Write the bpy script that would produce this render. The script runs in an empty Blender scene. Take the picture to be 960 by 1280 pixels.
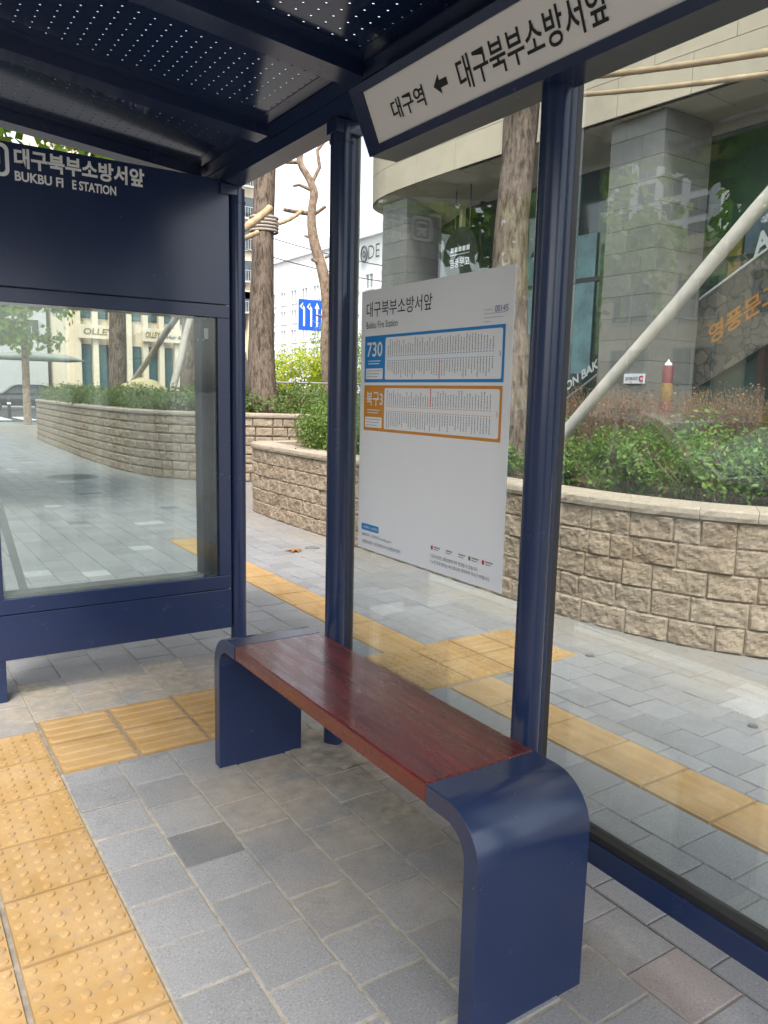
import bpy, bmesh, math, random
from mathutils import Vector, Matrix, noise
PI = math.pi
R = math.radians
random.seed(11)
S = bpy.context.scene
COL = S.collection

# ------------------------------------------------------------------ camera
cam_d = bpy.data.cameras.new("camera")
cam = bpy.data.objects.new("camera", cam_d); COL.objects.link(cam)
right = Vector((0.837639, -0.545765, 0.022398)); up = Vector((0.062385, 0.136325, 0.988698)); fwd = Vector((0.54265, 0.826775, -0.148238))
mw = Matrix.Identity(4)
for i in range(3):
    mw[i][0] = right[i]; mw[i][1] = up[i]; mw[i][2] = -fwd[i]
mw.translation = Vector((-0.53618, -3.05018, 1.48222))
cam.matrix_world = mw
cam_d.sensor_fit = 'VERTICAL'; cam_d.sensor_height = 36.0; cam_d.lens = 36.0 * 978.476 / 1280.0
cam_d.clip_start = 0.02; cam_d.clip_end = 2000
S.camera = cam

# ------------------------------------------------------------------ world, sun, exposure
world = bpy.data.worlds.new("World"); S.world = world; world.use_nodes = True
wn = world.node_tree; wn.nodes.clear()
sky = wn.nodes.new('ShaderNodeTexSky'); sky.sky_type = 'NISHITA'; sky.sun_disc = False
SUN_EL, SUN_AZ = 58.0, 215.0      # azimuth measured clockwise from +Y
sky.sun_elevation = R(SUN_EL); sky.sun_rotation = R(SUN_AZ)
sky.air_density = 1.2; sky.dust_density = 3.0; sky.ozone_density = 1.0
hs = wn.nodes.new('ShaderNodeHueSaturation'); hs.inputs['Saturation'].default_value = 0.30
bg = wn.nodes.new('ShaderNodeBackground'); bg.inputs['Strength'].default_value = 0.15
wo = wn.nodes.new('ShaderNodeOutputWorld')
wn.links.new(sky.outputs[0], hs.inputs['Color']); wn.links.new(hs.outputs[0], bg.inputs[0]); wn.links.new(bg.outputs[0], wo.inputs[0])
sun_d = bpy.data.lights.new("sun", 'SUN'); sun_d.energy = 1.5; sun_d.angle = R(16); sun_d.color = (1.0, 0.95, 0.88)
sun = bpy.data.objects.new("sun", sun_d); COL.objects.link(sun)
sd = Vector((math.sin(R(SUN_AZ)) * math.cos(R(SUN_EL)), math.cos(R(SUN_AZ)) * math.cos(R(SUN_EL)), math.sin(R(SUN_EL))))
sun.rotation_euler = (-sd).to_track_quat('-Z', 'Y').to_euler()
S.view_settings.view_transform = 'Standard'; S.view_settings.look = 'None'
S.view_settings.exposure = 1.6; S.view_settings.gamma = 1.0; S.view_settings.use_curve_mapping = False
S.render.engine = 'CYCLES'
S.cycles.max_bounces = 8; S.cycles.transparent_max_bounces = 24; S.cycles.caustics_reflective = False; S.cycles.caustics_refractive = False
S.cycles.sample_clamp_indirect = 6.0
try: S.cycles.use_denoising = True
except Exception: pass

# ------------------------------------------------------------------ material helpers
class NT:
    def __init__(s, name):
        s.m = bpy.data.materials.new(name); s.m.use_nodes = True; s.t = s.m.node_tree; s.t.nodes.clear()
        s.out = s.t.nodes.new('ShaderNodeOutputMaterial')
    def n(s, typ, **kw):
        nd = s.t.nodes.new(typ)
        for k, v in kw.items():
            setattr(nd, k, v)
        return nd
    def l(s, a, b): s.t.links.new(a, b)
    def val(s, node, key, v):
        if hasattr(v, 'is_linked') or isinstance(v, bpy.types.NodeSocket): s.l(v, node.inputs[key])
        else: node.inputs[key].default_value = v
    def math(s, op, a, b=0.0, clamp=False):
        nd = s.n('ShaderNodeMath', operation=op, use_clamp=clamp); s.val(nd, 0, a); s.val(nd, 1, b); return nd.outputs[0]
    def noise(s, vec, scale, detail=4, rough=.55, out=0):
        nd = s.n('ShaderNodeTexNoise'); nd.inputs['Scale'].default_value = scale; nd.inputs['Detail'].default_value = detail; nd.inputs['Roughness'].default_value = rough
        if vec is not None: s.l(vec, nd.inputs['Vector'])
        return nd.outputs[out]
    def ramp(s, fac, stops, interp='LINEAR'):
        nd = s.n('ShaderNodeValToRGB'); cr = nd.color_ramp; cr.interpolation = interp
        while len(cr.elements) < len(stops): cr.elements.new(.5)
        for e, (p, c) in zip(cr.elements, stops):
            e.position = p; e.color = (*c, 1) if len(c) == 3 else c
        s.l(fac, nd.inputs[0]); return nd.outputs[0]
    def mix(s, fac, a, b, blend='MIX'):
        nd = s.n('ShaderNodeMix', data_type='RGBA', blend_type=blend)
        s.val(nd, 0, fac)
        for k, v in ((6, a), (7, b)):
            if isinstance(v, bpy.types.NodeSocket): s.l(v, nd.inputs[k])
            else: nd.inputs[k].default_value = (*v, 1)
        return nd.outputs[2]
    def mapr(s, v, a, b, c, d):
        nd = s.n('ShaderNodeMapRange'); s.val(nd, 0, v)
        for i, q in enumerate((a, b, c, d)): nd.inputs[i + 1].default_value = q
        return nd.outputs[0]
    def pos(s): return s.n('ShaderNodeNewGeometry').outputs['Position']
    def island(s): return s.n('ShaderNodeNewGeometry').outputs['Random Per Island']
    def obj(s): return s.n('ShaderNodeTexCoord').outputs['Object']
    def scalev(s, v, sc):
        nd = s.n('ShaderNodeMapping'); s.l(v, nd.inputs[0]); nd.inputs['Scale'].default_value = sc; return nd.outputs[0]
    def bump(s, h, strength, dist):
        nd = s.n('ShaderNodeBump'); nd.inputs['Strength'].default_value = strength; nd.inputs['Distance'].default_value = dist; s.l(h, nd.inputs['Height']); return nd.outputs[0]
    def pbsdf(s, color, rough=.6, spec=.5, metal=0, normal=None, coat=0, trans=0):
        nd = s.n('ShaderNodeBsdfPrincipled')
        s.val(nd, 'Base Color', (*color, 1) if isinstance(color, tuple) else color)
        s.val(nd, 'Roughness', rough); nd.inputs['Specular IOR Level'].default_value = spec; nd.inputs['Metallic'].default_value = metal
        nd.inputs['Coat Weight'].default_value = coat; nd.inputs['Coat Roughness'].default_value = .08
        if normal is not None: s.l(normal, nd.inputs['Normal'])
        s.l(nd.outputs[0], s.out.inputs[0]); return nd
    def spot(s, cx, cy, rad, soft):     # 1 inside a patch of ground round (cx, cy)
        v = s.n('ShaderNodeVectorMath', operation='DISTANCE'); s.l(s.pos(), v.inputs[0]); v.inputs[1].default_value = (cx, cy, 0)
        return s.mapr(v.outputs['Value'], rad, rad + soft, 1.0, 0.0)

def simple(name, col, rough=.6, spec=.5, metal=0, var=.12, scale=3.0, bump=0.0, bscale=60.0, coat=0):
    t = NT(name); p = t.pos()
    n1 = t.noise(p, scale, 5)
    c = t.mix(t.mapr(t.math('ADD', t.math('MULTIPLY', n1, .55), t.math('MULTIPLY', t.island(), .45)) if name == 'grey_granite' else n1, .3, .7, 0, 1), tuple(x * (1 - var) for x in col), tuple(min(1, x * (1 + var)) for x in col))
    nr = None
    if bump: nr = t.bump(t.noise(p, bscale, 4), .6, bump)
    rr = t.mapr(t.noise(p, scale * 4, 3), .3, .7, max(.02, rough - .05), min(1, rough + .06))
    t.pbsdf(c, rr, spec, metal, nr, coat); return t.m

def flat(name, col, rough=.7): 
    t = NT(name); t.pbsdf(tuple(col), rough, .3); return t.m

def paint_navy():
    t = NT('navy_paint'); p = t.pos()
    c = t.mix(t.mapr(t.noise(p, 1.8, 4), .35, .7, 0, 1), (.0155, .0275, .075), (.0175, .0305, .083))
    sc = t.mapr(t.noise(t.scalev(p, (40, 40, 3)), 2.0, 4), .68, .74, 0, .22)
    c = t.mix(sc, c, (.06, .075, .12))
    d = t.mapr(t.noise(p, 30, 3, .6), .66, .85, 0, .12)
    c = t.mix(d, c, (.045, .05, .07))
    ch = t.mapr(t.noise(p, 55, 2, .5), .79, .80, 0, .6)
    c = t.mix(ch, c, (.14, .15, .17))
    dus = t.math('MULTIPLY', t.mapr(t.noise(p, 7, 6, .7), .5, .7, 0, 1), t.mapr(t.noise(p, 60, 3, .7), .4, .6, 0, .035))
    c = t.mix(dus, c, (.12, .12, .12))
    rr = t.math('ADD', t.mapr(t.noise(p, 5, 2), .3, .7, .20, .25), t.math('MULTIPLY', dus, 2.0))
    t.pbsdf(c, rr, .5, 0); return t.m

def glass_mat(name, tint, gloss=1.0, dust=.03):
    t = NT(name)
    tr = t.n('ShaderNodeBsdfTransparent'); tr.inputs[0].default_value = (*tint, 1)
    gl = t.n('ShaderNodeBsdfGlossy'); gl.inputs['Roughness'].default_value = .0; gl.inputs[0].default_value = (.95, 1, .98, 1)
    df = t.n('ShaderNodeBsdfDiffuse'); df.inputs[0].default_value = (.55, .58, .55, 1)
    ge = t.n('ShaderNodeNewGeometry'); dt = t.n('ShaderNodeVectorMath', operation='DOT_PRODUCT'); t.l(ge.outputs['Normal'], dt.inputs[0]); t.l(ge.outputs['Incoming'], dt.inputs[1])
    c_ = t.math('SUBTRACT', 1.0, t.math('ABSOLUTE', dt.outputs['Value']), True)
    f = t.math('MULTIPLY', t.math('ADD', .042, t.math('MULTIPLY', t.math('POWER', c_, 5.0), .9)), gloss, True)
    m1 = t.n('ShaderNodeMixShader'); p = t.pos()
    t.l(t.mapr(t.noise(t.scalev(p, (1, 1, .35)), 5, 6, .65), .4, .75, dust * .4, dust * 1.9), m1.inputs[0])
    t.l(tr.outputs[0], m1.inputs[1]); t.l(df.outputs[0], m1.inputs[2])
    m2 = t.n('ShaderNodeMixShader'); t.l(f, m2.inputs[0]); t.l(m1.outputs[0], m2.inputs[1]); t.l(gl.outputs[0], m2.inputs[2])
    t.l(m2.outputs[0], t.out.inputs[0]); return t.m

def sandy(t, c, amount_scale=1.0):      # dried mud and sand stains that lie on particular spots of the paving
    p = t.pos(); n = t.noise(p, 5.5, 6, .6)
    total = None
    for cx, cy, r, s, a in ((.45, .74, .16, .26, 1.0), (.05, .70, .12, .22, 1.0), (.75, .76, .15, .22, 1.0), (1.05, .80, .1, .25, .8), (.95, -.42, .24, .30, 1.0), (.66, -.55, .14, .30, .9), (.88, -.90, .14, .3, .75), (.55, -1.2, .05, .25, .45), (.82, -1.35, .04, .22, .6), (1.05, -1.75, .0, .3, .4)):
        k = t.math('MULTIPLY', t.spot(cx, cy, r, s), a)
        total = k if total is None else t.math('MAXIMUM', total, k)
    k = t.math('MULTIPLY', total, t.mapr(n, .30, .48, 0, 1), True)
    k = t.math('MULTIPLY', k, .78 * amount_scale)
    n2 = t.noise(p, 16, 5, .7)
    c2 = t.mix(t.mapr(n2, .35, .65, 0, 1), (.27, .225, .175), (.38, .335, .27))
    out = t.mix(k, c, c2)
    # dark damp / moss streaks round the post foot
    kd = t.math('MULTIPLY', t.spot(.98, -.42, .02, .26), t.mapr(t.noise(p, 14, 6, .75), .5, .62, 0, .75))
    return t.mix(kd, out, (.075, .062, .042))

def paver_mat(name, base, var=.13, speck=.5, hue=0.0):
    t = NT(name); p = t.pos(); isl = t.island()
    a = tuple(x * (1 - var) for x in base); b = tuple(x * (1 + var) for x in base)
    c = t.ramp(isl, [(0, a), (.35, base), (.7, b), (.9, b), (1, a)])
    c = t.mix(t.mapr(t.noise(p, 2.2, 5, .6), .35, .68, 0, .28), c, tuple(x * .78 for x in base))
    # warm, dirtier band near the planter wall
    sx = t.n('ShaderNodeSeparateXYZ'); t.l(p, sx.inputs[0])
    band = t.math('MULTIPLY', t.mapr(sx.outputs[0], 2.65, 3.2, 0, 1), t.mapr(t.noise(p, 1.7, 5), .36, .58, .15, .75))
    c = t.mix(band, c, (.23, .20, .16))
    # smudges in the middle of stones
    c = t.mix(t.mapr(t.noise(p, 9, 3, .5), .58, .74, 0, .32), c, tuple(x * .6 for x in base))
    c = t.mix(t.mapr(t.noise(p, 13, 4, .6), .55, .75, 0, .3), c, tuple(min(1, x * 1.3) for x in base))
    fine = t.noise(p, 150, 3, .8)
    c = t.mix(t.mapr(fine, .36, .45, speck, 0), c, tuple(x * .35 for x in base))
    c = t.mix(t.mapr(fine, .58, .66, 0, speck), c, tuple(min(1, x * 1.75) for x in base))
    c = sandy(t, c)
    t.pbsdf(c, .85, .25, 0, t.bump(t.noise(p, 170, 3, .7), .7, .0025)); return t.m

def yellow_mat():
    t = NT('yellow_tactile'); p = t.pos()
    c = t.ramp(t.island(), [(0, (.28, .175, .068)), (.5, (.34, .215, .088)), (1, (.305, .188, .070))])
    c = t.mix(t.mapr(t.noise(p, 6, 6, .65), .4, .62, 0, .6), c, (.41, .29, .16))
    c = t.mix(t.mapr(t.noise(p, 12, 6, .7), .50, .68, 0, .65), c, (.27, .165, .075))
    c = t.mix(t.mapr(t.noise(p, 17, 6, .7), .57, .70, 0, .75), c, (.22, .18, .135))
    fine = t.noise(p, 240, 2, .8)
    c = t.mix(t.mapr(fine, .36, .44, .18, 0), c, (.25, .14, .04))
    t.pbsdf(c, .8, .25, 0, t.bump(t.noise(p, 120, 4, .7), .4, .0012)); return t.m

def stone_mat(name, c1, c2, dark, bs=34):
    t = NT(name); p = t.pos()
    c = t.ramp(t.island(), [(0, c1), (.5, c2), (1, tuple((a * 1.0 + b) / 2.1 for a, b in zip(c1, c2)))])
    c = t.mix(t.mapr(t.noise(p, 10, 6, .7), .42, .66, 0, .55), c, dark)
    fine = t.noise(p, 150, 3, .7)
    c = t.mix(t.mapr(fine, .35, .47, .38, 0), c, tuple(x * .5 for x in dark))
    c = t.mix(t.mapr(fine, .56, .66, 0, .35), c, tuple(min(1, x * 1.5) for x in c2))
    h = t.math('ADD', t.math('MULTIPLY', t.noise(p, bs, 7, .68), 1.0), t.math('MULTIPLY', t.noise(p, bs * 4.5, 4, .7), .3))
    t.pbsdf(c, .92, .2, 0, t.bump(h, .65, .013)); return t.m

def leaf_mat(name, cols, trans=.35, rough=.45):
    t = NT(name)
    c = t.ramp(t.island(), [(i / max(1, len(cols) - 1), q) for i, q in enumerate(cols)])
    pb = t.n('ShaderNodeBsdfPrincipled'); t.l(c, pb.inputs['Base Color']); pb.inputs['Roughness'].default_value = rough; pb.inputs['Specular IOR Level'].default_value = .4
    tl = t.n('ShaderNodeBsdfTranslucent'); t.l(t.mix(.5, c, (.35, .5, .06)), tl.inputs[0])
    m = t.n('ShaderNodeMixShader'); m.inputs[0].default_value = trans
    t.l(pb.outputs[0], m.inputs[1]); t.l(tl.outputs[0], m.inputs[2]); t.l(m.outputs[0], t.out.inputs[0]); return t.m

def bark_mat(name, c1, c2, sc=(16, 16, 3.2), dist=.02):
    t = NT(name); p = t.pos(); q = t.scalev(p, sc)
    n1 = t.noise(q, 1.3, 8, .72); n2 = t.noise(q, 3.4, 6, .7)
    c = t.ramp(n1, [(.34, tuple(x * .25 for x in c1)), (.44, c1), (.54, c2), (.72, tuple(x * 1.15 for x in c2))])
    c = t.mix(t.mapr(n2, .35, .62, .55, 0), c, tuple(x * .6 for x in c1))
    c = t.mix(t.mapr(t.noise(p, 2.5, 4), .5, .7, 0, .35), c, tuple(min(1, x * 1.3) for x in c2))
    h = t.math('ADD', n1, t.math('MULTIPLY', n2, .5))
    t.pbsdf(c, .95, .15, 0, t.bump(h, 1.0, dist)); return t.m

def wood_red():
    t = NT('varnished_red_wood'); p = t.pos(); q = t.scalev(p, (30, 2.2, 30))
    n1 = t.noise(q, 1.6, 7, .7)
    c = t.ramp(n1, [(.25, (.045, .005, .006)), (.45, (.095, .009, .010)), (.62, (.145, .012, .012)), (.8, (.21, .022, .019))])
    n2 = t.noise(t.scalev(p, (7, .7, 7)), 1.3, 5)
    c = t.mix(t.mapr(n2, .45, .70, 0, .5), c, (.05, .007, .007))
    sc = t.mapr(t.noise(t.scalev(p, (70, 9, 70)), 1.0, 3, .6), .70, .74, 0, .7)
    c = t.mix(sc, c, (.42, .20, .14))
    rr = t.mapr(t.noise(t.scalev(p, (24, 3, 24)), 1.5, 5, .7), .35, .7, .22, .40)
    t.pbsdf(c, rr, .55, 0, t.bump(n1, .3, .0012), coat=.2); return t.m

def perf_mat():
    t = NT('perforated_navy_sheet'); p = t.obj()
    sx = t.n('ShaderNodeSeparateXYZ'); t.l(p, sx.inputs[0])
    px, py = .052, .049
    def lat(ox, oy):
        a = t.math('ADD', sx.outputs[0], 50 + ox); b = t.math('ADD', sx.outputs[1], 50 + oy)
        a = t.math('SUBTRACT', t.math('MODULO', a, px), px / 2); b = t.math('SUBTRACT', t.math('MODULO', b, py), py / 2)
        return t.math('SQRT', t.math('ADD', t.math('MULTIPLY', a, a), t.math('MULTIPLY', b, b)))
    d = lat(0, 0)
    hole = t.math('LESS_THAN', d, .0048)
    pb = t.pbsdf(t.mix(t.mapr(t.noise(t.pos(), 2, 4), .35, .7, 0, 1), (.011, .024, .068), (.013, .028, .076)), .13, .5)
    tr = t.n('ShaderNodeBsdfTransparent'); mx = t.n('ShaderNodeMixShader')
    t.l(hole, mx.inputs[0]); t.l(pb.outputs[0], mx.inputs[1]); t.l(tr.outputs[0], mx.inputs[2]); t.l(mx.outputs[0], t.out.inputs[0]); return t.m

MT = dict(
    navy=paint_navy(), perf=perf_mat(), wood=wood_red(),
    pave=paver_mat('grey_paver', (.205, .206, .212), .12), pave_light=paver_mat('pale_paver', (.31, .315, .32), .05, .55), pave_dark=paver_mat('dark_paver', (.135, .137, .142), .05, .5),
    pave_pink=paver_mat('pinkish_paver', (.235, .207, .20), .05, .4), yellow=yellow_mat(),
    mortar=simple('wall_joint', (.16, .12, .085), .95, .1), sand=simple('sand_joint', (.23, .205, .17), .95, .1, var=.25, scale=20, bump=.002, bscale=200),
    soil=simple('soil', (.085, .055, .035), .98, .1, var=.4, scale=12, bump=.03, bscale=26),
    ground=simple('concrete_ground', (.27, .265, .26), .95, .1, var=.1, scale=1.2, bump=.002, bscale=90),
    asphalt=simple('asphalt', (.055, .055, .058), .9, .2, var=.2, scale=2, bump=.004, bscale=150),
    kerb=simple('kerb_granite', (.36, .36, .36), .8, .2, var=.2, scale=30, bump=.002, bscale=120),
    line=simple('road_paint', (.75, .75, .72), .8, .2),
    block=stone_mat('split_face_block', (.27, .205, .145), (.345, .28, .21), (.20, .15, .108)),
    cap=stone_mat('cap_stone', (.36, .305, .235), (.40, .34, .27), (.29, .235, .18), 22),
    rubber=simple('black_rubber', (.018, .018, .02), .5, .4),
    steel=simple('galvanised_steel', (.30, .30, .30), .45, .5, .6, var=.1),
    granite=simple('grey_granite', (.195, .195, .182), .6, .4, var=.16, scale=9, bump=.001, bscale=200),
    overexposed_glass=simple('overexposed_window', (.36, .37, .37), .3, .5, var=.1), joint=flat('joint_dark', (.06, .06, .055)),  # lighter pane copy: overexposure of the white building painted into the colour
    beige=simple('beige_stone_panel', (.52, .455, .35), .75, .3, var=.05, scale=4, bump=.001, bscale=140),
    soffit=simple('soffit_panel', (.50, .47, .38), .6, .3, var=.05),
    dkglass=simple('reflection_tint_glass', (.018, .055, .048), .03, .9, var=.35, scale=.8), teal=simple('pale_teal_poster', (.20, .36, .38), .3, var=.3, scale=3), dullyel=simple('dull_yellow_poster', (.25, .20, .05), .3, var=.2), slate=simple('slate_blue_poster', (.13, .18, .25), .3, var=.2), greenprint=simple('green_foliage_print', (.03, .11, .035), .3, var=.8, scale=8),  # dark glazing: teal reflections are put into its base colour
    mullion=simple('dark_mullion', (.05, .055, .055), .4, .5),
    white=simple('white_wall', (.86, .86, .85), .8, .2, var=.04),
    cream=simple('cream_wall', (.70, .60, .45), .8, .2, var=.05),
    greyw=simple('grey_wall', (.42, .43, .43), .8, .2, var=.06),
    winglass=simple('window_glass', (.05, .065, .075), .08, .7, var=.3),
    print_white=simple('print_white', (.86, .88, .92), .38, .4, var=.02, scale=2),
    face_white=simple('sign_face', (.86, .85, .82), .42, .4, var=.03, scale=3),
    letter_dark=flat('lettering_dark', (.02, .022, .024), .5), letter_grey=flat('lettering_grey', (.12, .12, .13), .6), letter_white=flat('lettering_white', (.82, .84, .84), .5),
    tinyline=flat('print_grey', (.30, .31, .34), .6),
    blue=flat('print_blue', (.018, .24, .62), .4), orange=flat('print_orange', (.66, .27, .035), .4), red=flat('print_red', (.6, .03, .04), .5), violet=flat('print_violet', (.10, .09, .35), .5),
    sky_sign=flat('road_sign_blue', (.01, .09, .55), .4),
    bark=bark_mat('pine_bark', (.105, .078, .058), (.215, .17, .138)), bark2=bark_mat('smooth_bark', (.25, .18, .13), (.37, .28, .21), (8, 8, 5), .008),
    bamboo=simple('bamboo', (.40, .295, .18), .5, .4, var=.2, scale=6), strut=simple('pale_wooden_strut', (.44, .41, .37), .6, .3, var=.12, scale=7, bump=.002, bscale=60),
    strut_grey=simple('weathered_strut', (.35, .31, .27), .8, .2, var=.15, scale=8),
    twig=simple('twig', (.22, .15, .11), .9, .2, var=.2, scale=9),
    leaf=leaf_mat('azalea_leaf', [(.05, .12, .02), (.10, .20, .03), (.07, .15, .022), (.20, .29, .05), (.06, .12, .02), (.15, .25, .04)], .35),
    leaf_box=leaf_mat('boxwood_leaf', [(.05, .10, .015), (.10, .17, .025), (.07, .13, .02), (.16, .22, .035)], .25),
    leaf_hedge=leaf_mat('hedge_leaf', [(.05, .10, .02), (.09, .16, .03), (.13, .09, .04), (.07, .14, .03), (.10, .17, .03)], .25),
    leaf_red=leaf_mat('rusty_leaf', [(.20, .07, .035), (.28, .13, .06), (.13, .07, .04), (.24, .16, .08)], .25),
    leaf_yel=leaf_mat('yellow_green_leaf', [(.36, .46, .03), (.50, .52, .04), (.26, .40, .03), (.55, .45, .05)], .5),
    leaf_org=leaf_mat('autumn_leaf', [(.50, .26, .05), (.45, .35, .06), (.35, .4, .05)], .5),
    leaf_plane=leaf_mat('plane_tree_leaf', [(.07, .17, .02), (.15, .28, .03), (.22, .33, .04), (.10, .21, .03), (.30, .26, .06)], .5),
    leaf_pine=leaf_mat('pine_needles', [(.03, .07, .02), (.05, .10, .03)], .15),
    car_dark=simple('dark_car_paint', (.03, .032, .036), .2, .5, .3, var=.05, coat=.6), car_silver=simple('silver_car_paint', (.50, .51, .53), .25, .5, .6, var=.03, coat=.5),
    tyre=simple('tyre', (.02, .02, .02), .8, .2), rim=simple('alloy_rim', (.55, .55, .56), .3, .5, .8), lamp_red=flat('tail_red', (.55, .02, .02), .2), lamp_white=flat('headlight', (.7, .7, .7), .1),
    tarp=simple('canvas_tarp', (.42, .36, .20), .9, .2, var=.15, scale=6), pink=flat('inflated_pink', (.22, .065, .07), .6), yel=flat('inflated_yellow', (.27, .17, .06), .6),
    canopy=simple('canopy_metal', (.20, .215, .19), .5, .4), black=simple('black_disc', (.010, .012, .012), .55, .3),
    print_rock=simple('p', (.1, .1, .1)), leaf_dead=flat('dead_leaf', (.30, .13, .04), .9),
    iron=simple('cast_iron', (.13, .135, .135), .8, .3, var=.25, scale=20, bump=.002, bscale=80),
    glass=glass_mat('shelter_glass', (.925, .955, .948), 1.8, .035), glass2=glass_mat('case_glass', (.91, .94, .935), .8, .04),
)
def skin_mat():
    t = NT('added_glow_sheet'); a = t.n('ShaderNodeBsdfTranslucent'); a.inputs[0].default_value = (.80, .88, .92, 1); b = t.n('ShaderNodeBsdfTransparent'); b.inputs[0].default_value = (.85, .93, .96, 1)
    m = t.n('ShaderNodeMixShader'); m.inputs[0].default_value = .45; t.l(a.outputs[0], m.inputs[1]); t.l(b.outputs[0], m.inputs[2]); t.l(m.outputs[0], t.out.inputs[0]); return t.m
MT['skin'] = skin_mat()
def rock_print():
    t = NT('printed_rock_banner'); p = t.pos()
    v = t.n('ShaderNodeTexVoronoi', feature='F1'); v.inputs['Scale'].default_value = 4.6; wp = t.n('ShaderNodeVectorMath', operation='ADD'); wz = t.n('ShaderNodeTexNoise'); wz.inputs['Scale'].default_value = 4.0; wz.inputs['Detail'].default_value = 5; t.l(p, wz.inputs['Vector']); ws = t.n('ShaderNodeVectorMath', operation='SCALE'); ws.inputs['Scale'].default_value = .35; t.l(wz.outputs[1], ws.inputs[0]); t.l(p, wp.inputs[0]); t.l(ws.outputs[0], wp.inputs[1]); t.l(wp.outputs[0], v.inputs['Vector'])
    v2 = t.n('ShaderNodeTexVoronoi', feature='DISTANCE_TO_EDGE'); v2.inputs['Scale'].default_value = 4.6; t.l(wp.outputs[0], v2.inputs['Vector'])
    c = t.ramp(v.outputs['Color'], [(0, (.08, .075, .07)), (.5, (.18, .165, .145)), (.8, (.28, .24, .17)), (1, (.13, .13, .135))])
    c = t.mix(t.mapr(t.noise(p, 9, 6, .7), .35, .7, 0, .7), c, (.06, .065, .066))
    c = t.mix(t.mapr(v2.outputs[0], 0, .05, .85, 0), c, (.012, .012, .013))
    t.pbsdf(c, .35, .4); return t.m
MT['print_rock'] = rock_print()

# ------------------------------------------------------------------ object helpers
WORLD = {}
def empty(name, loc, label=None, cat=None, group=None):
    o = bpy.data.objects.new(name, None); COL.objects.link(o); o.location = loc; o.empty_display_size = .1
    WORLD[o.name] = Vector(loc)
    if label: o['label'] = label
    if cat: o['category'] = cat
    if group: o['group'] = group
    return o
def tag(o, label=None, cat=None, group=None, kind=None):
    if label: o['label'] = label
    if cat: o['category'] = cat
    if group: o['group'] = group
    if kind: o['kind'] = kind
    return o

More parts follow.
